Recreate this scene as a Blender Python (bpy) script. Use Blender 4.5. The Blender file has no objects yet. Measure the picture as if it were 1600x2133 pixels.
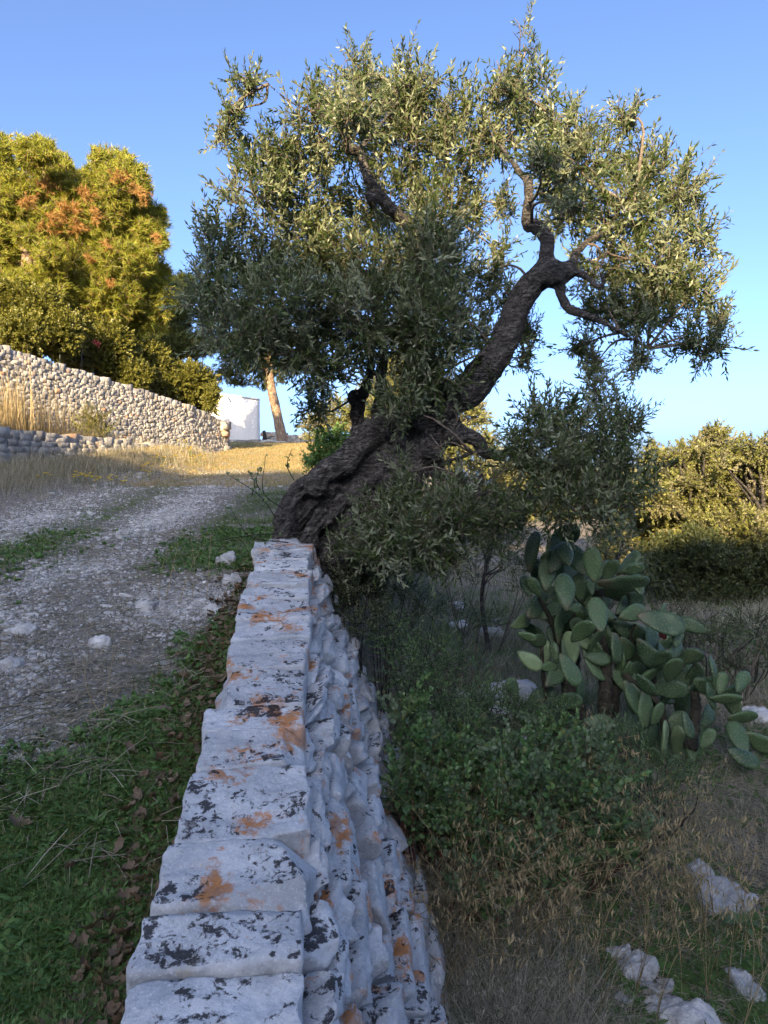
import bpy, math
import numpy as np
from mathutils import Vector, Matrix

# ---------------------------------------------------------------- camera, sky, sun
SC = bpy.context.scene
COL = SC.collection
F_PX, CX, CY = 1476.0, 800.0, 1066.5
PITCH = math.radians(3.0)
cam = bpy.data.cameras.new("camera")
cam.sensor_fit = 'HORIZONTAL'
cam.sensor_width = 36.0
cam.lens = 36.0 * F_PX / 1600.0
cam.clip_start = 0.05
cam.clip_end = 2000.0
camo = bpy.data.objects.new("camera", cam)
COL.objects.link(camo)
camo.location = (0, 0, 0)
camo.rotation_euler = (math.radians(90) - PITCH, 0, 0)
SC.camera = camo

SUN_EL, SUN_AZ = 19.0, 12.0           # azimuth: degrees to the left of straight behind the camera
el, az = math.radians(SUN_EL), math.radians(SUN_AZ)
SUN_DIR = Vector((-math.sin(az) * math.cos(el), -math.cos(az) * math.cos(el), math.sin(el)))
W_ = bpy.data.worlds.new("World")
SC.world = W_
W_.use_nodes = True
wn = W_.node_tree
wn.nodes.clear()
sky = wn.nodes.new("ShaderNodeTexSky")
sky.sky_type = 'NISHITA'
sky.sun_disc = False
sky.sun_elevation = el
sky.sun_rotation = math.radians(180 + SUN_AZ)
sky.altitude = 0
sky.air_density = 0.42
sky.dust_density = 3.1
sky.ozone_density = 3.2
bg = wn.nodes.new("ShaderNodeBackground")
bg.inputs['Strength'].default_value = 0.15
wo = wn.nodes.new("ShaderNodeOutputWorld")
wn.links.new(sky.outputs[0], bg.inputs[0])
wn.links.new(bg.outputs[0], wo.inputs[0])

sl = bpy.data.lights.new("sun", 'SUN')
sl.energy = 4.8
sl.angle = math.radians(0.53)
sl.color = (1.0, 0.76, 0.42)
so = bpy.data.objects.new("sun", sl)
COL.objects.link(so)
so.rotation_euler = (-SUN_DIR).to_track_quat('-Z', 'Y').to_euler()

SC.view_settings.view_transform = 'Standard'
SC.view_settings.look = 'None'
SC.view_settings.gamma = 1.0
SC.view_settings.use_curve_mapping = False
SC.view_settings.exposure = 1.86
SC.render.engine = 'CYCLES'
SC.cycles.max_bounces = 6
SC.cycles.diffuse_bounces = 3
SC.cycles.transmission_bounces = 4
SC.cycles.glossy_bounces = 2
SC.cycles.use_denoising = True

RNG = np.random.default_rng(7)
ORD = 'first second third fourth fifth sixth seventh eighth ninth tenth eleventh twelfth thirteenth fourteenth fifteenth'.split()


# ---------------------------------------------------------------- helpers
def P(px, py, d):
    """Photo pixel (1600 wide) and distance ahead -> world point."""
    a, b = (px - CX) / F_PX, (CY - py) / F_PX
    c, s = math.cos(PITCH), math.sin(PITCH)
    v = np.array([a, c + b * s, -s + b * c])
    return v * (d / v[1])


def _h(i, j, k, seed):
    n = (i * 374761393 + j * 668265263 + k * 1274126177 + seed * 974711) & 0x7fffffff
    n = ((n ^ (n >> 13)) * 1103515245) & 0x7fffffff
    n = n ^ (n >> 16)
    return (n & 0xffff) / 65535.0


def vnoise(p, seed=0):
    p = np.asarray(p, float)
    i = np.floor(p).astype(np.int64)
    f = p - i
    f = f * f * (3 - 2 * f)
    r = 0
    for a in (0, 1):
        wa = f[..., 0] if a else 1 - f[..., 0]
        for b in (0, 1):
            wb = f[..., 1] if b else 1 - f[..., 1]
            for c in (0, 1):
                wc = f[..., 2] if c else 1 - f[..., 2]
                r = r + wa * wb * wc * _h(i[..., 0] + a, i[..., 1] + b, i[..., 2] + c, seed)
    return r * 2 - 1


def fbm(p, octs=4, seed=0, gain=.5):
    r, a, t = 0, 1.0, 0
    p = np.asarray(p, float)
    for o in range(octs):
        r = r + a * vnoise(p * (2.03 ** o) + 17.3 * o, seed + o)
        t += a
        a *= gain
    return r / t


def sstep(a, b, x):
    t = np.clip((np.asarray(x, float) - a) / (b - a), 0, 1)
    return t * t * (3 - 2 * t)


def mesh_data(name, V, F, mat, smooth=False, attrs=None):
    V = np.asarray(V, np.float32)
    Fs = F if isinstance(F, list) else [F]
    Fs = [np.asarray(f, np.int32) for f in Fs if len(f)]
    me = bpy.data.meshes.new(name)
    me.vertices.add(len(V))
    me.vertices.foreach_set('co', V.ravel())
    tot = sum(f.size for f in Fs)
    npoly = sum(len(f) for f in Fs)
    me.loops.add(tot)
    me.polygons.add(npoly)
    me.loops.foreach_set('vertex_index', np.concatenate([f.ravel() for f in Fs]))
    st, o = [], 0
    for f in Fs:
        st.append(o + np.arange(len(f)) * f.shape[1])
        o += f.size
    me.polygons.foreach_set('loop_start', np.concatenate(st).astype(np.int32))
    if smooth:
        me.polygons.foreach_set('use_smooth', np.ones(npoly, bool))
    for k, v in (attrs or {}).items():
        at = me.attributes.new(k, 'FLOAT', 'POINT')
        at.data.foreach_set('value', np.asarray(v, np.float32))
    me.update(calc_edges=True)
    if mat is not None:
        me.materials.append(mat)
    return me


def obj(name, me, parent=None, loc=None, label=None, cat=None, group=None, kind=None):
    o = bpy.data.objects.new(name, me)
    COL.objects.link(o)
    if parent is not None:
        o.parent = parent
    if loc is not None:
        o.location = loc
    tag(o, label, cat, group, kind)
    return o


def tag(o, label=None, cat=None, group=None, kind=None):
    if label: o['label'] = label
    if cat: o['category'] = cat
    if group: o['group'] = group
    if kind: o['kind'] = kind


def mk(name, V, F, mat, parent=None, smooth=False, attrs=None, **kw):
    """Mesh object from world coordinates; under a parent the mesh is moved to the parent's frame."""
    V = np.asarray(V, float)
    if parent is not None:
        V = V - np.array(parent.location)
        return obj(name, mesh_data(name, V, F, mat, smooth, attrs), parent, **kw)
    c = V.mean(0)
    c[2] = V[:, 2].min()
    return obj(name, mesh_data(name, V - c, F, mat, smooth, attrs), None, loc=c, **kw)


def thing(name, loc, label, cat, group=None):
    return obj(name, None, None, loc, label, cat, group, 'thing')


def norm(v):
    return v / np.maximum(np.linalg.norm(v, axis=-1, keepdims=True), 1e-9)


def frames(d, roll=None, rng=RNG, up=None):
    """Rotation matrices (columns x=d, y, z) with a random or given roll about d; up: preferred z."""
    d = norm(np.asarray(d, float))
    n = len(d)
    ref = np.tile([0., 0, 1], (n, 1)) if up is None else norm(np.asarray(up, float))
    bad = np.abs((d * ref).sum(1)) > .97
    ref[bad] = [1, 0, 0]
    y = norm(np.cross(ref, d))
    z = np.cross(d, y)
    r = rng.uniform(0, 2 * np.pi, n) if roll is None else roll
    c, s = np.cos(r)[:, None], np.sin(r)[:, None]
    y2, z2 = y * c + z * s, z * c - y * s
    return np.stack([d, y2, z2], axis=2)


def scatter(tv, tf, R, T, S):
    """N transformed copies of a template as one vertex/face array."""
    N, n = len(T), len(tv)
    S = np.asarray(S, float)
    loc = tv[None] * (S[:, None, None] if S.ndim == 1 else S[:, None, :])
    V = np.einsum('nij,nkj->nki', R, loc) + T[:, None]
    tf = np.asarray(tf)
    Fa = tf[None] + (np.arange(N) * n)[:, None, None]
    return V.reshape(-1, 3), Fa.reshape(-1, tf.shape[1])


def join(parts):
    Vs, Fs, o = [], {}, 0
    for V, F in parts:
        for f in (F if isinstance(F, list) else [F]):
            f = np.asarray(f)
            if len(f):
                Fs.setdefault(f.shape[1], []).append(f + o)
        Vs.append(V)
        o += len(V)
    return np.concatenate(Vs), [np.concatenate(v) for v in Fs.values()]


def smooth_path(pts, n):
    """Catmull-Rom through rows of pts (any width)."""
    p = np.asarray(pts, float)
    if len(p) == 2:
        t = np.linspace(0, 1, n)[:, None]
        return p[0] * (1 - t) + p[1] * t
    q = np.vstack([2 * p[0] - p[1], p, 2 * p[-1] - p[-2]])
    out = []
    for u in np.linspace(0, len(p) - 1 - 1e-6, n):
        i = int(u)
        t = u - i
        a, b, c, d = q[i], q[i + 1], q[i + 2], q[i + 3]
        out.append(.5 * (2 * b + (c - a) * t + (2 * a - 5 * b + 4 * c - d) * t * t + (3 * b - 3 * c + d - a) * t ** 3))
    return np.array(out)


def tube(path, rad, sides=6, caps=True, wob=0, seed=0):
    path = np.asarray(path, float)
    n = len(path)
    rad = np.broadcast_to(rad, (n,)).astype(float)
    t = norm(np.gradient(path, axis=0))
    ref = np.array([0.31, 0.95, 0.1])
    y = norm(np.cross(t, ref))
    z = np.cross(t, y)
    a = np.linspace(0, 2 * np.pi, sides, endpoint=False)
    ring = y[:, None] * np.cos(a)[None, :, None] + z[:, None] * np.sin(a)[None, :, None]
    r = rad[:, None]
    if wob:
        r = r * (1 + wob * fbm(path[:, None] * 3 + ring * 1.2, 3, seed))
    V = (path[:, None] + ring * r[..., None] if np.ndim(r) == 2 else path[:, None] + ring * r).reshape(-1, 3)
    i = np.arange(n - 1)[:, None] * sides
    j = np.arange(sides)[None]
    k = (j + 1) % sides
    Fq = np.stack([i + j, i + k, i + sides + k, i + sides + j], -1).reshape(-1, 4)
    F = [Fq]
    if caps:
        V = np.vstack([V, path[:1], path[-1:]])
        c0, c1 = n * sides, n * sides + 1
        jj = np.arange(sides)
        kk = (jj + 1) % sides
        F.append(np.vstack([np.stack([kk, jj, np.full(sides, c0)], 1),
                            np.stack([(n - 1) * sides + jj, (n - 1) * sides + kk, np.full(sides, c1)], 1)]))
    return V, F


_bg = {}
def boxgrid(nx, ny, nz):
    key = (nx, ny, nz)
    if key in _bg:
        return _bg[key]
    Vs, Fs, o = [], [], 0
    for ax, (na, nb) in ((0, (ny, nz)), (1, (nx, nz)), (2, (nx, ny))):
        oth = [i for i in range(3) if i != ax]
        for sg in (-1, 1):
            a, b = np.meshgrid(np.linspace(-1, 1, na + 1), np.linspace(-1, 1, nb + 1), indexing='ij')
            v = np.zeros(((na + 1) * (nb + 1), 3))
            v[:, ax] = sg
            v[:, oth[0]] = a.ravel()
            v[:, oth[1]] = b.ravel()
            i = (np.arange(na)[:, None] * (nb + 1) + np.arange(nb)[None]).ravel()
            q = np.stack([i, i + nb + 1, i + nb + 2, i + 1], 1)
            if (sg > 0) == (ax == 1):
                q = q[:, ::-1]
            Vs.append(v)
            Fs.append(q + o)
            o += len(v)
    V, F = np.vstack(Vs), np.vstack(Fs)
    u, inv = np.unique(np.round(V, 5), axis=0, return_inverse=True)
    _bg[key] = (u, inv.reshape(-1)[F])
    return _bg[key]


def rock(dims, res=(6, 6, 4), k=7, amp=.02, freq=5, seed=0, cuts=3, cutd=.82, fine=0.0):
    """A rough stone centred on the origin: rounded box, chipped by planes, roughened by noise."""
    rg = np.random.default_rng(seed)
    p, F = boxgrid(*res)
    m = np.abs(p).max(1)
    q = p * (m / (np.abs(p) ** k).sum(1) ** (1 / k))[:, None]
    for _ in range(cuts):
        n = norm(rg.normal(size=3) * [1, 1, .7])
        e = (q @ n) - cutd * rg.uniform(.85, 1.2) * np.abs(n).sum() * .78
        q = q - np.maximum(e, 0)[:, None] * n
    q = q * (np.array(dims) / 2)
    s = rg.uniform(-50, 50, 3)
    for ax in range(3):
        q[:, ax] = q[:, ax] + amp * fbm(q * freq + s, 3, seed % 97 + ax * 31)
        if fine:
            q[:, ax] = q[:, ax] + fine * fbm(q * freq * 5 + s, 3, seed % 89 + ax * 13)
    return q, F


def grow(mesh_parts, voxel):
    """Union several closed shapes into one skin by voxel remeshing; returns vertices and quads."""
    V, F = join(mesh_parts)
    me = mesh_data("tmp", V, F, None)
    o = bpy.data.objects.new("tmp", me)
    COL.objects.link(o)
    m = o.modifiers.new("r", 'REMESH')
    m.mode = 'VOXEL'
    m.voxel_size = voxel
    sm = o.modifiers.new("s", 'SMOOTH')
    sm.factor = .5
    sm.iterations = 2
    dg = bpy.context.evaluated_depsgraph_get()
    ev = o.evaluated_get(dg)
    em = ev.to_mesh()
    nv, nf = len(em.vertices), len(em.polygons)
    co = np.empty(nv * 3, np.float32)
    em.vertices.foreach_get('co', co)
    no = np.empty(nv * 3, np.float32)
    em.vertices.foreach_get('normal', no)
    fi = np.empty(len(em.loops), np.int32)
    em.loops.foreach_get('vertex_index', fi)
    ev.to_mesh_clear()
    bpy.data.objects.remove(o)
    return co.reshape(-1, 3).astype(float), no.reshape(-1, 3).astype(float), fi.reshape(-1, 4)


# ---------------------------------------------------------------- materials
def nodes(name):
    m = bpy.data.materials.new(name)
    m.use_nodes = True
    nt = m.node_tree
    b = nt.nodes['Principled BSDF']
    return m, nt, b


def nd(nt, typ, **kw):
    n = nt.nodes.new(typ)
    for k, v in kw.items():
        if k.startswith('i_'):
            n.inputs[int(k[2:]) if k[2:].isdigit() else k[2:].replace('_', ' ')].default_value = v
        else:
            setattr(n, k, v)
    return n


def noise(nt, vec, scale, detail=4, rough=.55, dist=0):
    n = nd(nt, 'ShaderNodeTexNoise')
    n.inputs['Scale'].default_value = scale
    n.inputs['Detail'].default_value = detail
    n.inputs['Roughness'].default_value = rough
    n.inputs['Distortion'].default_value = dist
    nt.links.new(vec, n.inputs['Vector'])
    return n.outputs['Fac']


def ramp(nt, fac, lo, hi, smooth=False):
    n = nd(nt, 'ShaderNodeMapRange')
    n.inputs['From Min'].default_value = lo
    n.inputs['From Max'].default_value = hi
    if smooth: n.interpolation_type = 'SMOOTHSTEP'
    nt.links.new(fac, n.inputs['Value'])
    return n.outputs[0]


def mix(nt, fac, a, b):
    n = nd(nt, 'ShaderNodeMix', data_type='RGBA')
    for sock, v in ((n.inputs[0], fac), (n.inputs[6], a), (n.inputs[7], b)):
        if isinstance(v, (tuple, list)):
            sock.default_value = tuple(v) + ((1,) if len(v) == 3 else ())
        elif isinstance(v, (int, float)):
            sock.default_value = v
        else:
            nt.links.new(v, sock)
    return n.outputs[2]


def math_(nt, op, a, b=0.0):
    n = nd(nt, 'ShaderNodeMath', operation=op)
    for i, v in enumerate((a, b)):
        if isinstance(v, (int, float)):
            n.inputs[i].default_value = v
        else:
            nt.links.new(v, n.inputs[i])
    return n.outputs[0]


def bump(nt, b, h, strength=.5, dist=.02):
    n = nd(nt, 'ShaderNodeBump')
    n.inputs['Strength'].default_value = strength
    n.inputs['Distance'].default_value = dist
    nt.links.new(h, n.inputs['Height'])
    nt.links.new(n.outputs[0], b.inputs['Normal'])


def stone_mat(name, pale, grey, warm=None, warm_amt=.0, lichen=False, scale=1.0, rnd=.25, bstr=.6):
    m, nt, b = nodes(name)
    pos = nd(nt, 'ShaderNodeNewGeometry')
    v = pos.outputs['Position']
    n1 = noise(nt, v, 5 * scale, 6, .6)
    n2 = noise(nt, v, 38 * scale, 6, .65)
    c = mix(nt, ramp(nt, n1, .36, .64), grey, pale)
    c = mix(nt, math_(nt, 'MULTIPLY', ramp(nt, n2, .5, .72), .45), c, tuple(x * .62 for x in grey))
    c = mix(nt, math_(nt, 'MULTIPLY', ramp(nt, noise(nt, v, 85 * scale, 4, .6), .54, .72), .55), c, tuple(min(.8, x * 1.35) for x in pale))
    oi = nd(nt, 'ShaderNodeObjectInfo')
    isl = pos.outputs['Random Per Island']
    rn = math_(nt, 'FRACT', math_(nt, 'ADD', oi.outputs['Random'], isl))
    if warm:
        c = mix(nt, math_(nt, 'MULTIPLY', ramp(nt, rn, 1 - warm_amt, 1 - warm_amt + .02), ramp(nt, noise(nt, v, 4 * scale, 3), .38, .6)), c, warm)
    hsv = nd(nt, 'ShaderNodeHueSaturation')
    mr = nd(nt, 'ShaderNodeMapRange')
    mr.inputs['To Min'].default_value = 1 - rnd
    mr.inputs['To Max'].default_value = 1 + rnd * .6
    nt.links.new(rn, mr.inputs['Value'])
    nt.links.new(mr.outputs[0], hsv.inputs['Value'])
    nt.links.new(c, hsv.inputs['Color'])
    c = hsv.outputs[0]
    h = math_(nt, 'ADD', math_(nt, 'MULTIPLY', n2, .5), math_(nt, 'MULTIPLY', noise(nt, v, 14 * scale, 8, .65), 1.0))
    if lichen:
        sep = nd(nt, 'ShaderNodeSeparateXYZ')
        nt.links.new(pos.outputs['Normal'], sep.inputs[0])
        upf = ramp(nt, sep.outputs[2], .55, .9)
        # orange crusts: broad soft colonies broken up by fine speckle
        o1 = noise(nt, v, 3.6, 3, .5, .4)
        o2 = noise(nt, v, 24, 8, .75)
        om = ramp(nt, math_(nt, 'ADD', o1, math_(nt, 'MULTIPLY', o2, .55)), .85, .93)
        oc = mix(nt, ramp(nt, o2, .42, .6), (.29, .100, .014), (.47, .175, .026))
        c = mix(nt, math_(nt, 'MULTIPLY', om, math_(nt, 'ADD', math_(nt, 'MULTIPLY', upf, .25), .65)), c, oc)
        c = mix(nt, math_(nt, 'MULTIPLY', ramp(nt, noise(nt, v, 2.3, 5, .6), .50, .68), .45), c, (.27, .285, .30))
        c = mix(nt, math_(nt, 'MULTIPLY', ramp(nt, noise(nt, v, 7.5, 6, .7), .60, .70), .5), c, (.42, .36, .25))
        # black spots on the upward faces, fewer on the sides
        k1 = noise(nt, v, 3.1, 4, .6)
        k2 = noise(nt, v, 17, 7, .68, .5)
        k3 = noise(nt, v, 60, 4, .6)
        ks = math_(nt, 'ADD', math_(nt, 'ADD', math_(nt, 'MULTIPLY', k1, .85), k2), math_(nt, 'MULTIPLY', k3, .3))
        thr = math_(nt, 'SUBTRACT', ks, math_(nt, 'MULTIPLY', math_(nt, 'SUBTRACT', 1.0, upf), .24))
        km = ramp(nt, thr, 1.135, 1.20)
        c = mix(nt, math_(nt, 'MULTIPLY', km, .93), c, (.018, .017, .02))
        # pale crust flecks
        wm = ramp(nt, noise(nt, v, 11, 6, .75), .56, .66)
        c = mix(nt, math_(nt, 'MULTIPLY', wm, .35), c, (.62, .62, .61))
    nt.links.new(c, b.inputs['Base Color'])
    b.inputs['Roughness'].default_value = .88
    b.inputs['Specular IOR Level'].default_value = .25
    bump(nt, b, h, bstr, .03 / scale)
    return m


def leaf_mat(name, dark, light, under=None, trans=.25, rough=.5, spec=.35, odd=None, odd_amt=0.0):
    """Leaf: two-tone random per leaf, paler underside, some light through it."""
    m, nt, b = nodes(name)
    g = nd(nt, 'ShaderNodeNewGeometry')
    r = g.outputs['Random Per Island']
    c = mix(nt, r, dark, light)
    if odd:
        c = mix(nt, ramp(nt, math_(nt, 'FRACT', math_(nt, 'MULTIPLY', r, 7.31)), 1 - odd_amt, 1 - odd_amt + .01), c, odd)
    if under:
        c = mix(nt, g.outputs['Backfacing'], c, under)
    nt.links.new(c, b.inputs['Base Color'])
    b.inputs['Roughness'].default_value = rough
    b.inputs['Specular IOR Level'].default_value = spec
    tr = nd(nt, 'ShaderNodeBsdfTranslucent')
    hs = nd(nt, 'ShaderNodeHueSaturation')
    hs.inputs['Saturation'].default_value = 1.15
    hs.inputs['Value'].default_value = 1.6
    nt.links.new(c, hs.inputs['Color'])
    nt.links.new(hs.outputs[0], tr.inputs['Color'])
    mx = nd(nt, 'ShaderNodeMixShader')
    mx.inputs[0].default_value = trans
    nt.links.new(b.outputs[0], mx.inputs[1])
    nt.links.new(tr.outputs[0], mx.inputs[2])
    nt.links.new(mx.outputs[0], nt.nodes['Material Output'].inputs['Surface'])
    return m


def bark_mat(name, dark, light, scale=1.0, stretch=None, bstr=.9):
    m, nt, b = nodes(name)
    g = nd(nt, 'ShaderNodeNewGeometry')
    mp = nd(nt, 'ShaderNodeMapping')
    if stretch: mp.inputs['Rotation'].default_value = stretch[0]; mp.inputs['Scale'].default_value = stretch[1]
    nt.links.new(g.outputs['Position'], mp.inputs['Vector'])
    v = mp.outputs[0]
    n1 = noise(nt, v, 12 * scale, 8, .65, .6)
    n2 = noise(nt, v, 45 * scale, 6, .6)
    c = mix(nt, ramp(nt, math_(nt, 'ADD', math_(nt, 'MULTIPLY', n1, .7), math_(nt, 'MULTIPLY', n2, .3)), .36, .64), dark, light)
    n3 = noise(nt, g.outputs['Position'], 6 * scale, 6, .7)
    c = mix(nt, math_(nt, 'MULTIPLY', ramp(nt, n3, .52, .66), .6), c, tuple(min(.5, x * 1.45 + .02) for x in light))
    cr = ramp(nt, math_(nt, 'ABSOLUTE', math_(nt, 'SUBTRACT', noise(nt, v, 20 * scale, 4, .6, .8), .5)), 0, .045)
    c = mix(nt, math_(nt, 'MULTIPLY', math_(nt, 'SUBTRACT', 1.0, cr), .6), c, tuple(x * .45 for x in dark))
    nt.links.new(c, b.inputs['Base Color'])
    b.inputs['Roughness'].default_value = .9
    b.inputs['Specular IOR Level'].default_value = .2
    bump(nt, b, math_(nt, 'ADD', math_(nt, 'ADD', n1, math_(nt, 'MULTIPLY', n2, .4)), math_(nt, 'MULTIPLY', cr, .5)), bstr, .05 / scale)
    return m


def flat_mat(name, c1, c2, rough=.8, spec=.3, scale=20, isl=True):
    m, nt, b = nodes(name)
    g = nd(nt, 'ShaderNodeNewGeometry')
    n1 = noise(nt, g.outputs['Position'], scale, 4)
    f = g.outputs['Random Per Island'] if isl else ramp(nt, n1, .35, .65)
    nt.links.new(mix(nt, f, c1, c2), b.inputs['Base Color'])
    b.inputs['Roughness'].default_value = rough
    b.inputs['Specular IOR Level'].default_value = spec
    bump(nt, b, n1, .2, .01)
    return m


M = {}
M['lime'] = stone_mat('lichened_limestone', (.55, .56, .57), (.36, .375, .39), lichen=True, rnd=.10)
M['drywall'] = stone_mat('dry_wall_limestone', (.42, .39, .35), (.28, .265, .245), warm=(.36, .21, .13), warm_amt=.07, scale=.9, rnd=.36, bstr=.9)
M['rock'] = stone_mat('pale_rock', (.58, .57, .55), (.38, .37, .355), scale=1.6, rnd=.3, bstr=.9)
M['core'] = stone_mat('rubble', (.16, .15, .14), (.08, .075, .07))
M['olive'] = leaf_mat('olive_leaf', (.032, .056, .016), (.088, .115, .034), under=(.185, .210, .118), trans=.30, rough=.42, spec=.45)
M['pine'] = leaf_mat('pine_needle', (.118, .155, .022), (.340, .325, .052), trans=.30, rough=.6, spec=.2, odd=(.25, .15, .06), odd_amt=.12)
M['pine_dry'] = leaf_mat('dry_pine_needle', (.26, .13, .045), (.36, .22, .08), trans=.25, rough=.7, spec=.1)
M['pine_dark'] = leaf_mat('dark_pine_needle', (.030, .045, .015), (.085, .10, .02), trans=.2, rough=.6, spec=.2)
M['hedge'] = leaf_mat('hedge_leaf', (.070, .082, .014), (.190, .175, .035), trans=.22, rough=.45, spec=.4)
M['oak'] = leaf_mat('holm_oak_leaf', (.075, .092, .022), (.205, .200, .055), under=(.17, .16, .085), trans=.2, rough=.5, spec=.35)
M['oak_shaded'] = leaf_mat('shaded_oak_leaf', (.024, .036, .012), (.075, .086, .030), trans=.15, rough=.5, spec=.3)  # oak leaf darkened: shade at the foot of the wood put into the colour
M['mastic'] = leaf_mat('mastic_leaf', (.048, .112, .034), (.150, .235, .082), under=(.115, .160, .085), trans=.25, rough=.45, spec=.4, odd=(.16, .17, .05), odd_amt=.05)
M['clover'] = leaf_mat('ground_leaf', (.060, .130, .030), (.130, .220, .060), trans=.25, rough=.55, spec=.3, odd=(.17, .16, .05), odd_amt=.06)
M['grass'] = leaf_mat('green_blade', (.055, .105, .024), (.120, .180, .045), trans=.25, odd=(.22, .19, .09), odd_amt=.15)
M['straw'] = leaf_mat('straw', (.25, .19, .10), (.42, .33, .18), trans=.2, rough=.7, spec=.2, odd=(.12, .12, .05), odd_amt=.15)
M['straw_grey'] = leaf_mat('grey_straw', (.25, .220, .160), (.45, .405, .305), trans=.2, rough=.8, spec=.15, odd=(.07, .09, .04), odd_amt=.2)
M['dead'] = leaf_mat('dead_oak_leaf', (.055, .033, .019), (.165, .108, .064), under=(.16, .115, .078), trans=.12, rough=.7, spec=.2)
M['bark'] = bark_mat('olive_bark', (.036, .032, .029), (.155, .140, .126), 1.3, ((0, .75, 0), (.35, 1.0, 1.5)), 1.0)
M['pinebark'] = bark_mat('pine_bark', (.20, .125, .085), (.46, .33, .235), .8, ((0, 0, 0), (1.6, 1.6, .5)))
M['twig'] = bark_mat('twig_bark', (.085, .065, .050), (.22, .18, .145), 3, None, .4)
M['redtwig'] = bark_mat('reddish_twig', (.07, .028, .022), (.15, .065, .05), 3, None, .4)
M['darktwig'] = bark_mat('dark_twig', (.02, .018, .017), (.06, .052, .048), 3, None, .4)
M['flower'] = leaf_mat('yellow_petal', (.75, .55, .03), (.85, .65, .05), trans=.3)
M['iron'] = flat_mat('weathered_metal', (.05, .06, .055), (.08, .09, .08), .6, .4, 30, False)
M['red'] = leaf_mat('red_leaf', (.35, .05, .05), (.45, .12, .10), trans=.3)

# ---------------------------------------------------------------- terrain
UPX = [-60, -8, 0, 1.86, 7, 12, 16.5, 22, 30, 36, 40, 55, 90, 400]
UPZ = [-4.2, -2.6, -1.95, -1.70, -.87, -.42, 0, .78, 1.33, 1.60, 1.92, 2.1, 0, -16]
XL = ([8, 10, 13.3, 19, 20.5], [-8.9, -8.3, -7.2, -5.5, -5.3])           # low terrace wall
XW = ([7, 9.5, 14.7, 20, 21.8, 22.2, 26, 40], [-11.7, -10.5, -8, -5.42, -4.83, -6.2, -11, -16])   # big retaining wall


def xc(y):
    """Centre line of the foreground wall, then the edge of the upper level."""
    y = np.asarray(y, float)
    return np.where(y < 8, -.295 - .098 * y, np.interp(y, [8, 14, 25, 40, 60], [-1.08, -1.35, -2.0, -2.3, -2.3]))


def wall_top(y):
    return np.interp(y, [0, 1.86, 6.97, 8], [-1.80, -1.50, -.67, -.55])


def ground(x, y, rough=True):
    x, y = np.broadcast_arrays(np.asarray(x, float), np.asarray(y, float))
    p = np.stack([x, y, np.zeros_like(x)], -1)
    up = np.interp(y, UPX, UPZ)
    xl = np.interp(y, *XL)
    xw = np.interp(y, *XW)
    lf = sstep(7.5, 10.5, y) * (1 - sstep(18, 20.5, y))
    up = up + .50 * sstep(2.0, 0.0, x - xl) * lf
    terr = np.interp(y, [7, 13.3, 19, 20.5, 22], [.35, .74, .64, .62, .74])
    t1 = sstep(.05, -.12, x - xl) * sstep(7, 9.5, y) * (1 - sstep(20, 21, y))
    up = up * (1 - t1) + np.maximum(terr, up) * t1
    gard = np.interp(y, [7, 9.5, 14.7, 20, 22, 30, 60], [3.0, 2.8, 2.40, 1.62, 1.5, 1.7, 2.2])
    t2 = sstep(-.25, -.6, x - xw) * sstep(4, 8, y)
    up = up * (1 - t2) + np.maximum(gard, up) * t2
    low = np.interp(y, [-60, 0, 25, 60, 120, 400], [-4.6, -3.6, -2.1, -1.8, -3.2, -18])
    low = low + .14 * fbm(p * .45, 3, 5) + .05 * np.clip(x - 3.5, 0, 6) * sstep(3, 9, y)
    w = np.interp(y, [0, 7.2, 9, 14, 40], [.5, .55, 2.2, 3.2, 5])
    t = sstep(0, 1, (x - xc(y)) / w)
    t = t * (1 - sstep(38, 55, y)) + sstep(0, 12, x - xc(y)) * sstep(38, 55, y)
    z = up * (1 - t) + low * t
    # unseen ridge added behind the camera, its profile shaped to shade the foreground
    rx = np.interp(x, [-90, -30, -12, -9, -6.3, -5, -4, 2, 30], [15.8, 16.4, 16.3, 15.6, 15.3, 14.7, 14.4, 14.2, 13.5])
    rx = rx + .5 * fbm(p * .35, 3, 9)
    z = z * (1 - sstep(-9, -30, y)) + rx * sstep(-9, -30, y)
    if rough:
        k = 1 - sstep(30, 60, y)
        z = z + k * (.035 * fbm(p * 1.1, 3, 3) + .012 * fbm(p * 6, 3, 4))
    return z


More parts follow.
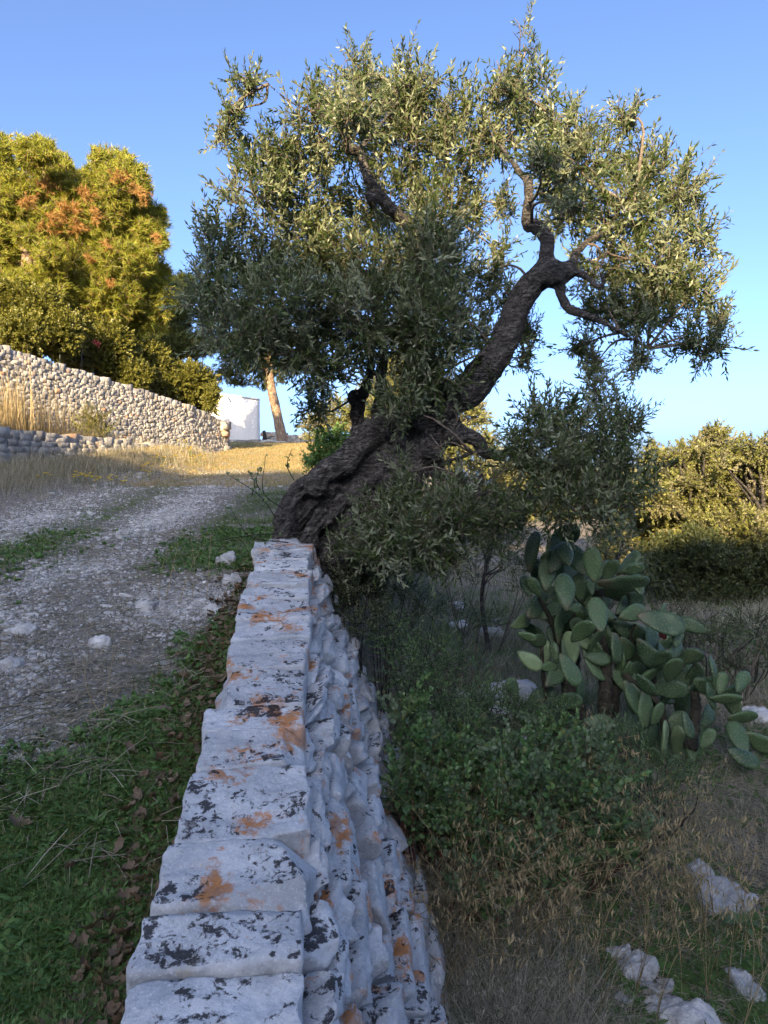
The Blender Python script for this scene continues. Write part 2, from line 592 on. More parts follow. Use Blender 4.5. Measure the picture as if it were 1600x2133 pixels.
def zones(x, y):
    """gravel, green, dry, litter weights of the ground at x, y."""
    p = np.stack(np.broadcast_arrays(np.asarray(x, float), np.asarray(y, float), 0.), -1)
    n1, n2 = fbm(p * .9, 4, 21), fbm(p * 2.2, 4, 22)
    e = x - xc(y)
    upper = 1 - sstep(-.1, .5, e)
    b1 = -2.75 - .085 * (y - 6)
    b2 = -4.9 - .05 * (y - 8)
    tr = np.maximum(np.exp(-((x - b1) / .62) ** 2), np.exp(-((x - b2) / .75) ** 2)) * np.interp(y, [3, 4.5, 8, 14, 17], [.7, 1, .8, .55, .4])
    pile = np.exp(-((x + 1.75) / .42) ** 2 - ((y - 5.85) / .55) ** 2) * 1.1
    gravel = np.clip(np.maximum(tr * (.72 + 1.3 * n1 + .6 * n2), pile) * upper, 0, 1)
    far = np.exp(-((x + 3.4 + .1 * (y - 16)) / 1.0) ** 2) * sstep(12, 15, y) * (1 - sstep(20, 26, y))
    gravel = np.maximum(gravel, .7 * far * upper * (1 + n2))
    g = np.exp(-((x - (b1 + b2) / 2) / .5) ** 2) * .5 * sstep(5, 8, y)
    g = np.maximum(g, sstep(-2.1, -1.35, x - .1 * y) * sstep(16.5, 5, y) * .75)
    g = np.maximum(g, (1 - sstep(2.6, 3.8, y)) * .95)
    g = np.maximum(g, sstep(6.2, 7.5, y) * sstep(-1.55, -1.0, e) * (1 - sstep(13, 17, y)) * .72)
    green = np.clip(g * (.85 + 1.1 * n2) * upper * (1 - gravel), 0, 1)
    dry = np.maximum(sstep(15.5, 18, y), sstep(1.6, .4, x - np.interp(y, *XL)) * sstep(7, 9, y)) * upper
    dry = np.clip(dry * (1 - .6 * gravel), 0, 1)
    return gravel, green, dry, upper


def build_ground():
    m, nt, b = nodes('ground_soil')
    g = nd(nt, 'ShaderNodeNewGeometry')
    v = g.outputs['Position']
    A = {}
    for k in ('gravel', 'green', 'dry', 'upper'):
        a = nd(nt, 'ShaderNodeAttribute', attribute_name=k)
        A[k] = a.outputs['Fac']
    n1, n2, n3 = noise(nt, v, 3, 5), noise(nt, v, 18, 6, .65), noise(nt, v, 70, 4, .6)
    soil = mix(nt, ramp(nt, n2, .35, .65), (.130, .116, .098), (.295, .268, .232))
    lowsoil = mix(nt, ramp(nt, n2, .35, .68), (.105, .092, .076), (.300, .270, .228))
    c = mix(nt, A['upper'], lowsoil, soil)
    thr = math_(nt, 'ADD', n2, math_(nt, 'MULTIPLY', A['gravel'], .32))
    c = mix(nt, ramp(nt, math_(nt, 'ADD', thr, math_(nt, 'MULTIPLY', n3, .25)), .82, .90), c, mix(nt, n3, (.26, .245, .22), (.52, .50, .465)))
    tg = math_(nt, 'ADD', n2, math_(nt, 'MULTIPLY', A['green'], .4))
    c = mix(nt, ramp(nt, tg, .66, .84), c, mix(nt, n3, (.028, .045, .014), (.060, .085, .030)))
    td = math_(nt, 'ADD', n1, math_(nt, 'MULTIPLY', A['dry'], .75))
    c = mix(nt, ramp(nt, td, .72, 1.0), c, mix(nt, ramp(nt, n2, .4, .62), (.30, .185, .085), mix(nt, n1, (.40, .32, .14), (.24, .25, .075))))
    nt.links.new(c, b.inputs['Base Color'])
    b.inputs['Roughness'].default_value = .95
    b.inputs['Specular IOR Level'].default_value = .1
    bump(nt, b, math_(nt, 'ADD', n2, math_(nt, 'MULTIPLY', n3, .5)), .8, .04)
    xs = np.concatenate([[-400, -200, -110, -70], np.arange(-50, -12, 2.0), np.arange(-12, -8, .25), np.arange(-8, 3, .055),
                         np.arange(3, 9, .12), np.arange(9, 20, .7), np.arange(20, 60, 4), [80, 130, 220, 400]])
    ys = np.concatenate([[-120, -80, -60], np.arange(-50, -6, 1.0), np.arange(-6, 1, .3), np.arange(1, 9, .06), np.arange(9, 24, .10),
                         np.arange(24, 46, .5), np.arange(46, 100, 4), [120, 160, 220, 300, 400, 600, 900, 1400]])
    X, Y = np.meshgrid(xs, ys, indexing='ij')
    Z = ground(X, Y)
    V = np.stack([X, Y, Z], -1).reshape(-1, 3)
    ny = len(ys)
    i = (np.arange(len(xs) - 1)[:, None] * ny + np.arange(ny - 1)[None]).ravel()
    F = np.stack([i, i + ny, i + ny + 1, i + 1], 1)
    z = zones(V[:, 0], V[:, 1])
    obj('ground', mesh_data('ground', V, F, m, True, dict(zip(('gravel', 'green', 'dry', 'upper'), z))), kind='structure')


build_ground()


# ---------------------------------------------------------------- foreground dry stone wall
def xf(V, R, T):
    return V @ np.asarray(R).T + np.asarray(T)


def front_wall():
    root = thing('dry_stone_wall', (-.5, 2.0, -3.5), 'pale grey dry stone wall with orange and black lichen running up to the olive trunk', 'stone wall')
    rg = np.random.default_rng(11)
    u = norm(np.array([-.098, 1, .162]))
    side = norm(np.array([1, .098, 0]))
    n = np.cross(side, u)
    R = np.stack([side, u, n], 1)
    # capping slabs, one after the other up the slope
    y = .55
    i = 0
    while y < 6.95:
        L = rg.uniform(.22, .50)
        if y + L > 6.9: L = max(7.02 - y, .2)
        wl = rg.uniform(-.022, .035)
        wr = rg.uniform(-.02, .03)
        w = .50 + wl + wr
        ym = y + L / 2
        c = np.array([xc(ym) + (wr - wl) / 2, ym, wall_top(ym) - .085 + rg.uniform(-.004, .006)])
        V, F = rock((w, L + rg.uniform(-.006, .004), .19), (34, 26, 10), 26, .013, 4.2, 100 + i, 2, .96, .007)
        # bedding steps across the slab and a broken, chipped outline
        st = fbm(V * [2.5, 9, 4] + i * 3.7, 4, 200)
        V[:, 2] += .013 * np.round(st * 5) / 2.5 * (V[:, 2] > 0) + .006 * fbm(V * 34, 3, 210)
        V[:, 0] += np.sign(V[:, 0]) * .034 * fbm(np.column_stack([0 * V[:, 0] + np.sign(V[:, 0]), V[:, 1] * 6, V[:, 2] * 5]) + i * 5.1, 4, 220) * np.clip(np.abs(V[:, 0]) / w * 2, 0, 1) ** 3
        tw = Matrix.Rotation(rg.uniform(-.03, .03), 3, 'Z') @ Matrix.Rotation(rg.uniform(-.015, .015), 3, 'Y')
        mk('capstone', xf(V, R @ np.array(tw), c), F, M['lime'], root, True)
        y += L - .004
        i += 1
    # rougher end stones against the trunk
    for k, (px, py, d, dm) in enumerate([(592, 1142, 7.2, (.42, .4, .26)), (640, 1160, 7.25, (.2, .35, .3)), (655, 1215, 7.2, (.2, .3, .25)), (686, 1250, 7.3, (.2, .3, .25)), (700, 1310, 7.2, (.22, .3, .3))]):
        V, F = rock(dm, (12, 12, 8), 6, .04, 5, 300 + k, 4, .85, .006)
        mk('stone', xf(V, R, P(px, py, d) - [0, 0, .06]), F, M['lime'], root, True)
    # face: courses of long thin stones, leaning back into the bank
    h = .14
    ci = 0
    while h < 2.35:
        ch = rg.uniform(.075, .15) + .02 * min(ci, 3)
        hm = h + ch / 2
        y = .6 + rg.uniform(-.3, 0)
        while y < 7.15:
            L = rg.uniform(.18, .62)
            ym = y + L / 2
            dep = .30
            off = .25 + .40 * hm - dep / 2 + rg.uniform(-.045, .05)
            c = np.array([xc(ym) + off, ym + .04 * hm, wall_top(ym) - hm])
            res = (9, 26, 9) if ym < 4.6 else (5, 14, 6)
            V, F = rock((dep, L - .016, ch * rg.uniform(.86, 1.02)), res, 18, .012, 4.5, 1000 + ci * 50 + int(y * 7), 7, .76, .006)
            V = V - np.sign(V) * np.array([.034, .0, .014]) * np.abs(fbm(V * [7, 4.5, 9] + ci * 9.1 + y * 3, 4, 230, .6))[:, None] + .005 * fbm(V * 30, 3, 240)[:, None]
            V[:, 0] += .017 * np.round(4 * fbm(V * [3, 2.2, 26] + ci * 3.3 + y, 3, 250)) / 2
            tw = Matrix.Rotation(rg.uniform(-.10, .10), 3, 'X') @ Matrix.Rotation(rg.uniform(-.07, .07), 3, 'Z') @ Matrix.Rotation(-.30 + rg.uniform(-.15, .15), 3, 'Y')
            mk('stone', xf(V, R @ np.array(tw), c), F, M['lime'], root, False)
            y += L
        h += ch
        ci += 1
    # packed rubble behind the face
    ya = np.array([.4, 7.0])
    prof = [(-.16, -.12), (.13, -.12), (.13 + .4 * 2.4, -2.5), (-.16, -2.5)]
    V = np.array([[xc(q) + a, q, wall_top(q) + b] for q in ya for a, b in prof])
    F = [[0, 1, 2, 3], [7, 6, 5, 4], [0, 4, 5, 1], [1, 5, 6, 2], [2, 6, 7, 3], [3, 7, 4, 0]]
    mk('rubble_core', V, np.array(F), M['core'], root)


front_wall()


# ---------------------------------------------------------------- background walls
def stone_face(name, root, A, B, zt, zb, row, length, mat, seed, depth=.3, maxparts=300, batter=.12, lean=0, top=None):
    """Stones laid in rough courses between plan points A and B; zt, zb give top and bottom height along it (0..1)."""
    rg = np.random.default_rng(seed)
    A, B = np.array(A, float), np.array(B, float)
    Lw = np.linalg.norm(B - A)
    d = (B - A) / Lw
    nrm = np.array([d[1], -d[0]])
    out = []
    ts = np.linspace(0, 1, 30)
    zlo, zhi = min(zb(t) for t in ts) - .15, max(zt(t) for t in ts)
    nrow = int((zhi - zlo) / row) + 1
    for r in range(nrow + 1):
        s = -rg.uniform(0, length)
        while s < Lw:
            L = length * rg.uniform(.55, 1.5)
            t = min(max((s + L / 2) / Lw, 0), 1)
            H = zt(t) - zb(t) + .15
            hh = H / nrow
            if top and r == nrow:
                L *= 1.4
            zc = zb(t) - .15 + (r + .5) * hh + rg.uniform(-.1, .1) * hh
            if r == nrow and not top:
                s += L
                continue
            ht = hh * rg.uniform(.9, 1.25)
            if top and r == nrow:
                zc = zt(t) + rg.uniform(-.015, .02)
                ht = top * rg.uniform(.75, 1.3)
            fh = zt(t) - zc
            o = batter * fh + rg.uniform(-.011, .011) * depth / .3 - depth / 2
            pos = A + d * (s + L / 2) + nrm * o
            sd = seed * 999 + r * 77 + int(s * 13)
            V, F = rock((L * 1.12, depth, ht * 1.16), (3, 1, 2), 40, 0, 1, sd, 1, .92)
            a_, f_ = .15 * min(L, ht), 1.6 / min(L, ht)
            V = V + a_ * np.stack([fbm(V * f_ + sd % 31, 2, 1), .12 * fbm(V * f_ + sd % 37, 2, 2), fbm(V * f_ + sd % 41, 2, 3)], 1)
            R = np.stack([[d[0], d[1], 0], [-nrm[0], -nrm[1], 0], [0, 0, 1]], 1)
            tw = np.array(Matrix.Rotation(rg.uniform(-.12, .12), 3, 'Y') @ Matrix.Rotation(rg.uniform(-.08, .08), 3, 'Z'))
            V = xf(V, R @ tw, [pos[0], pos[1], zc])
            out.append((np.linalg.norm(pos), V, F))
            s += L
    out.sort(key=lambda e: e[0])
    return out


def finish_face(root, out, mat, n=300):
    for _, V, F in out[:n]:
        mk('stone', V, F, mat, root, False)
    if len(out) > n:
        V, F = join([(v, f) for _, v, f in out[n:]])
        mk('far_stones', V, F, mat, root, False, kind='stuff')


def core_strip(root, pts, mat, name='rubble_core'):
    """Backing behind a stone face: pts rows of (x, y, ztop, zbottom, nx, ny)."""
    V, F = [], []
    for x, y, zt, zb, nx, ny in pts:
        V += [[x - nx * .12, y - ny * .12, zt], [x - nx * .12, y - ny * .12, zb], [x - nx * .7, y - ny * .7, zb], [x - nx * .7, y - ny * .7, zt]]
    for i in range(len(pts) - 1):
        a, b = i * 4, i * 4 + 4
        for k in range(4):
            F.append([a + k, b + k, b + (k + 1) % 4, a + (k + 1) % 4])
    F += [[3, 2, 1, 0], [len(V) - 4, len(V) - 3, len(V) - 2, len(V) - 1]]
    mk(name, np.array(V), np.array(F), mat, root)


def big_wall():
    root = thing('retaining_wall', (-7, 17, .6), 'long sunlit dry stone retaining wall below the hedge left of the track', 'stone wall')
    # top edge as seen: pixel heights along the plan line
    tops = [((-10.6, 9.3), 2.95), ((-8, 14.7), 2.62), ((-6.9, 17), 2.25), ((-5.42, 20), 1.86), ((-4.83, 21.8), 1.52)]
    segs = [((-10.6, 9.3), (-8, 14.7), 2.95, 2.62), ((-8, 14.7), (-5.42, 20), 2.62, 1.86), ((-5.42, 20), (-4.83, 21.8), 1.86, 1.50)]
    out = []
    for i, (A, B, z0, z1) in enumerate(segs):
        A_, B_ = np.array(A), np.array(B)
        zt = lambda t, z0=z0, z1=z1: z0 * (1 - t) + z1 * t
        zb = lambda t, A_=A_, B_=B_: float(ground(*(A_ * (1 - t) + B_ * t + np.array([.35, -.15])), False))
        out += stone_face('stone', root, A, B, zt, zb, .088, .135, M['drywall'], 40 + i, .30, batter=.10, top=.15)
    out = [e for e in out if e[1][:, 1].mean() > 11.5]
    # the wall turns away at its far end
    out += stone_face('stone', root, (-4.83, 21.8), (-7.2, 23.0), lambda t: 1.5, lambda t: .7, .18, .26, M['drywall'], 44, .34, top=.2)
    vis = [e for e in out if abs(e[1][:, 0].mean() / e[1][:, 1].mean()) < .57]
    rest = [e for e in out if abs(e[1][:, 0].mean() / e[1][:, 1].mean()) >= .57]
    finish_face(root, vis + rest, M['drywall'], 300)
    pts = []
    for (x, y), z in tops:
        pts.append((x, y, z - .12, z - 2.4, .9, -.42))
    pts.append((-5.2, 22.1, 1.4, .2, .9, -.42))
    core_strip(root, pts, M['core'])


big_wall()


def terrace_wall():
    root = thing('low_stone_wall', (-6.5, 15, .3), 'knee high tumbled stone wall at the foot of the dry grass bank', 'stone wall')
    rg = np.random.default_rng(51)
    pts = [(-8.6, 9.2), (-8.2, 10.4), (-7.2, 13.3), (-6.35, 16.2), (-5.45, 19.2)]
    out = []
    for i in range(4):
        A, B = np.array(pts[i]), np.array(pts[i + 1])
        hi = .98 - .12 * i
        zt = lambda t, A=A, B=B, i=i: float(np.interp((A * (1 - t) + B * t)[1], [9, 13.3, 17, 19.2], [.62, .80, .72, .60]))
        zb = lambda t, A=A, B=B: float(ground(*(A * (1 - t) + B * t + np.array([.3, -.1])), False)) - .02
        out += stone_face('stone', root, A, B, zt, zb, .15, .26, M['drywall'], 60 + i, .40, batter=.12, top=.15)
    out = [e for e in out if e[1][:, 1].mean() > 10.2]
    finish_face(root, out, M['drywall'], 300)


terrace_wall()


def far_buildings():
    # white house
    m, nt, b = nodes('whitewash')
    g = nd(nt, 'ShaderNodeNewGeometry')
    n1, n2 = noise(nt, g.outputs['Position'], 1.2, 5), noise(nt, g.outputs['Position'], 7, 5)
    nt.links.new(mix(nt, ramp(nt, n1, .3, .7), (.70, .70, .69), (.82, .81, .79)), b.inputs['Base Color'])
    b.inputs['Roughness'].default_value = .9
    bump(nt, b, math_(nt, 'ADD', n1, n2), .35, .12)
    root = thing('white_house', (-9, 41, 1.6), 'plain whitewashed house beyond the far end of the track', 'house')
    a0, a1 = P(447, 815, 39.4), P(541, 832, 40.6)
    g0 = 1.2
    a0 = np.array([a0[0] - 1.2, a0[1] - .15, a0[2] + .06])
    dirw = norm(np.array([a1[0] - a0[0], a1[1] - a0[1], 0]))
    back = np.array([-dirw[1], dirw[0], 0]) * 6
    V, F = boxgrid(16, 1, 10)
    t = (V[:, 0] + 1) / 2
    q = np.zeros_like(V)
    top = a0[2] * (1 - t) + a1[2] * t
    for ax in (0, 1):
        q[:, ax] = a0[ax] * (1 - t) + a1[ax] * t + back[ax] * (V[:, 1] + 1) / 2
    q[:, 2] = g0 + (top - g0) * (V[:, 2] + 1) / 2
    q += .025 * np.stack([fbm(q * .8, 3, s) for s in (1, 2, 3)], 1)
    mk('wall', q, F, m, root)
    V, F = boxgrid(1, 1, 1)
    lip = []
    for v in V:
        t = (v[0] + 1) / 2
        c = a0 * (1 - t) + a1 * t + norm(back) * (.09 * (v[1] + 1) / 2 - .03)
        lip.append([c[0], c[1], c[2] + .10 * (v[2] + 1) / 2 - .06])
    mk('parapet', np.array(lip), F, m, root, False)
    s0 = P(471, 825, 39.62)
    V, F = tube(np.array([s0 + [0, .15, .03], s0 + [.02, -.45, -.03]]), [.06, .055], 8)
    mk('roof_spout', V, F, m, root, True)
    # low kerb of stones before the house
    out = stone_face('stone', None, (-8.6, 37.0), (-6.0, 37.3), lambda t: float(P(520, 917, 37)[2]) + .02, lambda t: float(P(520, 922, 37)[2]) - .1, .2, .45, M['drywall'], 71, .4)
    V, F = join([(v, f) for _, v, f in out])
    r2 = mk('stone_kerb', V, F, M['drywall'], label='low line of grey stones in front of the white house', cat='stone kerb')
    # field wall behind the leaning pine, and the pale ledge at its foot
    zt = lambda t: float(np.interp(t, [0, .25, .5, 1], [2.25, 2.18, 2.05, 1.9]))
    A, B = P(551, 900, 38.5), P(655, 900, 37.5)
    out = stone_face('stone', None, A[:2], B[:2], zt, lambda t: 1.2, .17, .34, M['drywall'], 73, .4, top=.12)
    V, F = join([(v, f) for _, v, f in out])
    mk('field_wall', V, F, M['drywall'], label='waist high stone wall behind the leaning pine trunk', cat='stone wall')
    A, B = P(547, 925, 36.2), P(640, 940, 33.0)
    out = stone_face('stone', None, A[:2], B[:2], lambda t: float(A[2] * (1 - t) + B[2] * t) + .22, lambda t: float(A[2] * (1 - t) + B[2] * t) - .25, .2, .5, M['rock'], 75, .7)
    V, F = join([(v, f) for _, v, f in out])
    mk('stone_ledge', V, F, M['rock'], label='pale stone ledge at the foot of the leaning pine', cat='stone ledge')
    p0, p1 = P(551, 918, 37.6), P(550, 897, 37.6)
    V, F = tube(np.array([p0, (p0 + p1) / 2 + [.03, 0, 0], p1]), [.14, .12, .07], 8, wob=.4)
    mk('wooden_post', V, F, M['darktwig'], label='dark weathered stump post at the near end of the waist high wall', cat='post')


far_buildings()

# ---------------------------------------------------------------- foliage templates
def leaf_shape(L, W, fold=.18, bend=.12):
    V = np.array([[0, 0, 0], [.32 * L, .5 * W, fold * W], [.32 * L, -.5 * W, fold * W], [.7 * L, .42 * W, fold * W - bend * L * .5],
                  [.7 * L, -.42 * W, fold * W - bend * L * .5], [L, 0, -bend * L]])
    return V, np.array([[0, 2, 1], [1, 2, 4], [1, 4, 3], [3, 4, 5]])


def quad_leaf(L, W):
    V = np.array([[0, 0, 0], [.45 * L, .5 * W, .06 * L], [L, 0, -.05 * L], [.45 * L, -.5 * W, .06 * L]])
    return V, np.array([[0, 3, 1], [1, 3, 2]])


def spray(n, length, L, W, seed, shape=leaf_shape, open_=.75, curve=.18, whorl=2, tipfan=True, jitter=.25):
    """A leafy twig along +x: leaf verts/faces and stem verts/faces."""
    rg = np.random.default_rng(seed)
    k = np.linspace(0, 1, 7)
    cv = rg.normal(0, curve, 2)
    path = np.stack([k * length, cv[0] * length * k ** 2, cv[1] * length * k ** 2], 1)
    st = tube(path, np.linspace(.0045, .0015, 7) * (length / .3), 3, False)
    lv, lf = shape(1, W / L)
    T, D, S = [], [], []
    m = n // whorl
    for i in range(m):
        t = .10 + .90 * i / max(m - 1, 1)
        j = min(int(t * 6), 5)
        p = path[j] + (path[j + 1] - path[j]) * (t * 6 - j)
        ax = norm(path[j + 1] - path[j])
        a0 = i * math.pi / 2 + rg.uniform(-.4, .4)
        for w in range(whorl):
            a = a0 + w * 2 * math.pi / whorl
            o = open_ * (1 - .45 * t) + rg.normal(0, jitter)
            yy = np.cross(ax, [0.1, .3, 1]); yy = norm(yy)
            zz = np.cross(ax, yy)
            D.append(ax * math.cos(o) + (yy * math.cos(a) + zz * math.sin(a)) * math.sin(o))
            T.append(p)
            S.append(L * rg.uniform(.7, 1.15) * (1 - .25 * t * t))
    T, D, S = map(np.array, (T, D, S))
    R = frames(D, rg.normal(0, .6, len(D)), up=np.tile([.0, .2, 1.], (len(D), 1)))
    V, F = scatter(lv, lf, R, T, S)
    return V, F, st[0], st[1]


def place(tmpls, T, D, S, rng, roll=None):
    """Scatter sprays; returns (leaf V,F) and (stem V,F)."""
    which = rng.integers(0, len(tmpls), len(T))
    lp, sp = [], []
    for i, t in enumerate(tmpls):
        q = which == i
        if not q.any():
            continue
        R = frames(D[q], None if roll is None else roll[q], rng)
        lp.append(scatter(t[0], t[1], R, T[q], S[q]))
        for f in t[3]:
            sp.append(scatter(t[2], f, R, T[q], S[q]))
    return join(lp), join(sp)


def ball(n, rng):
    return norm(rng.normal(size=(n, 3)))


def lobe_points(c, r, n, rng, inner=.35):
    """Points in an ellipsoid, most of them towards its shell, with their outward directions."""
    u = ball(n, rng)
    k = inner + (1 - inner) * rng.uniform(0, 1, n) ** .55
    bumpy = 1 + .22 * fbm(u * 2.2 + np.asarray(c), 2, 3)
    return np.asarray(c) + u * np.asarray(r) * (k * bumpy)[:, None], u


# ---------------------------------------------------------------- the old olive tree
def olive_tree():
    rg = np.random.default_rng(23)
    base = P(690, 1195, 7.5)
    root = thing('olive_tree', tuple(base), 'old leaning olive tree with a twisted trunk at the end of the lichened wall', 'olive tree')
    root['kind'] = 'thing'

    def px(rows, n):
        p = np.array([list(P(x, y, d)) + [r] for x, y, d, r in rows])
        q = smooth_path(p, n)
        return q[:, :3], np.maximum(q[:, 3], .008)

    big = [
        [(590, 1190, 7.45, .15), (598, 1100, 7.4, .13), (615, 1040, 7.4, .12), (655, 1005, 7.4, .13), (712, 965, 7.45, .14), (770, 905, 7.5, .15), (830, 868, 7.55, .13), (880, 850, 7.6, .12)],
        [(700, 1260, 7.6, .26), (705, 1150, 7.6, .22), (760, 1060, 7.6, .19), (820, 975, 7.6, .20), (880, 890, 7.6, .20)],
        [(640, 1220, 7.75, .22), (660, 1110, 7.7, .19), (715, 1030, 7.65, .18), (790, 955, 7.65, .20), (860, 890, 7.65, .22)],
        [(645, 1260, 7.62, .20), (665, 1130, 7.62, .16), (715, 1050, 7.62, .13), (775, 970, 7.62, .14), (850, 885, 7.6, .16)],
        [(590, 1230, 7.6, .16), (606, 1120, 7.55, .14), (640, 1050, 7.52, .13), (700, 1000, 7.52, .13)],
        [(720, 1260, 7.5, .12), (740, 1150, 7.48, .10), (800, 1050, 7.48, .09), (862, 955, 7.5, .10), (885, 880, 7.55, .12)],
        [(770, 1230, 7.65, .18), (800, 1090, 7.55, .14), (860, 1000, 7.5, .13), (890, 930, 7.5, .15), (900, 880, 7.55, .2)],
        [(660, 1210, 7.35, .08), (650, 1120, 7.35, .065), (690, 1075, 7.38, .06), (770, 1010, 7.42, .055), (830, 930, 7.45, .06), (850, 880, 7.5, .07)],
        [(710, 1210, 7.32, .07), (745, 1110, 7.36, .06), (815, 1030, 7.42, .06), (865, 960, 7.44, .06), (880, 890, 7.46, .08)],
        [(620, 1190, 7.34, .05), (640, 1110, 7.32, .04), (668, 1060, 7.34, .04)],
        # main right limb
        [(870, 890, 7.55, .24), (915, 850, 7.5, .21), (975, 805, 7.45, .175), (1030, 745, 7.35, .15), (1072, 670, 7.28, .14), (1098, 612, 7.22, .135), (1130, 575, 7.2, .14), (1165, 568, 7.2, .13), (1198, 560, 7.2, .085)],
        [(1128, 585, 7.2, .11), (1136, 535, 7.2, .085), (1138, 500, 7.2, .075), (1118, 472, 7.2, .075), (1098, 462, 7.2, .065), (1102, 415, 7.18, .05), (1098, 380, 7.18, .048), (1084, 362, 7.18, .035), (1066, 335, 7.2, .025), (1040, 300, 7.3, .015)],
        [(1170, 575, 7.2, .07), (1168, 610, 7.15, .055), (1182, 640, 7.1, .05), (1210, 652, 7.1, .045), (1240, 664, 7.12, .035), (1290, 690, 7.2, .022), (1350, 725, 7.3, .012)],
        [(1190, 560, 7.2, .05), (1222, 575, 7.15, .032), (1250, 600, 7.12, .026), (1257, 582, 7.12, .024), (1250, 560, 7.15, .02), (1275, 500, 7.2, .016), (1320, 430, 7.3, .01)],
        [(1190, 560, 7.2, .055), (1200, 530, 7.3, .04), (1245, 490, 7.4, .03), (1310, 470, 7.5, .022), (1400, 470, 7.5, .012)],
        # central limb
        [(865, 880, 7.65, .19), (880, 800, 7.7, .14), (888, 700, 7.75, .11), (882, 600, 7.75, .10), (872, 520, 7.7, .09), (850, 468, 7.6, .085), (808, 432, 7.5, .072), (772, 385, 7.45, .06), (757, 345, 7.42, .055), (748, 310, 7.4, .05)],
        [(750, 318, 7.4, .045), (732, 306, 7.35, .045), (722, 320, 7.35, .03)],
        [(752, 310, 7.4, .04), (800, 250, 7.5, .025), (850, 180, 7.6, .015), (870, 110, 7.6, .008)],
        [(735, 306, 7.4, .03), (690, 250, 7.3, .02), (610, 215, 7.2, .014), (565, 180, 7.2, .010), (520, 140, 7.2, .007)],
        [(880, 620, 7.75, .06), (930, 520, 8.0, .04), (960, 400, 8.1, .03), (1000, 260, 8.0, .02), (1050, 170, 7.8, .010)],
        # left limbs
        [(745, 925, 7.75, .085), (742, 880, 7.85, .08), (748, 840, 7.9, .075), (765, 800, 7.95, .06), (770, 740, 8.0, .045), (735, 660, 8.0, .03), (640, 600, 7.9, .02), (520, 580, 7.8, .012)],
        [(782, 900, 7.8, .09), (790, 850, 7.95, .085), (794, 790, 8.05, .075), (800, 730, 8.1, .06), (780, 640, 8.2, .05), (760, 572, 8.2, .045), (725, 555, 8.2, .04), (680, 548, 8.2, .035), (620, 500, 8.1, .025), (540, 420, 8.0, .015)],
        [(830, 880, 7.75, .08), (850, 780, 7.9, .06), (830, 700, 8.0, .04), (700, 700, 7.6, .025), (560, 690, 7.3, .014)],
        # low limbs to the right
        [(895, 930, 7.5, .12), (935, 905, 7.4, .11), (985, 912, 7.35, .09), (1020, 945, 7.35, .065), (1080, 940, 7.3, .035), (1180, 920, 7.2, .02), (1260, 890, 7.2, .012)],
        [(905, 985, 7.5, .07), (950, 998, 7.25, .035), (985, 1008, 7.2, .035), (1000, 1030, 7.2, .035), (1020, 1022, 7.2, .02)],
        [(905, 975, 7.5, .05), (960, 952, 7.2, .022), (1010, 940, 7.15, .018), (1100, 960, 7.1, .012), (1220, 1000, 7.0, .007)],
    ]
    parts = []
    for i, rows in enumerate(big):
        p, r = px(rows, 8 * len(rows))
        r = r * (1 + .16 * fbm(p * 5, 2, 40 + i)) 
        p = p + .35 * r[:, None] * np.stack([fbm(p * 3.5, 2, 60 + i + k * 20) for k in range(3)], 1)
        parts.append(tube(p, r, 9, True, .25, i))
    # knots and burls
    for x, y, d, r in [(660, 1010, 7.35, .12), (1150, 572, 7.15, .13), (950, 905, 7.35, .13), (898, 935, 7.42, .15), (742, 830, 7.9, .1), (735, 312, 7.36, .06), (1000, 1000, 7.2, .05), (770, 415, 7.46, .07)]:
        V, F = rock((2 * r, 2 * r, 2 * r), (7, 7, 7), 2.4, .05, 6, int(x), 0)
        parts.append((V + P(x, y, d), F))
    V, N, F = grow(parts, .016)
    # wood grain: furrows that run along the lean of the trunk, coarser on the thick part
    ang = math.radians(48)
    lean = np.array([math.cos(ang), 0, math.sin(ang)])
    al = V @ lean
    q = V - np.outer(al, lean)
    low = sstep(.55, -.6, V[:, 2])
    warp = .25 * np.stack([fbm(V * 1.3, 2, 77), fbm(V * 1.3, 2, 78), fbm(V * 1.3, 2, 79)], 1)
    g1 = fbm((q * 9 + np.outer(al * 1.4, lean)) + warp * 4, 3, 71)
    g2 = fbm((q * 30 + np.outer(al * 4, lean)) + warp * 8, 3, 72)
    g3 = fbm(V * 14, 3, 73)
    furrow = -np.abs(g1) * .10 * low - .030 * np.abs(g2) * (.5 + low) + .018 * g3 - .05 * np.maximum(g1 * 1.4 - .2, 0) * low
    V = V + N * (furrow + .02 * low)[:, None]
    mk('trunk', V, F, M['bark'], root, True)

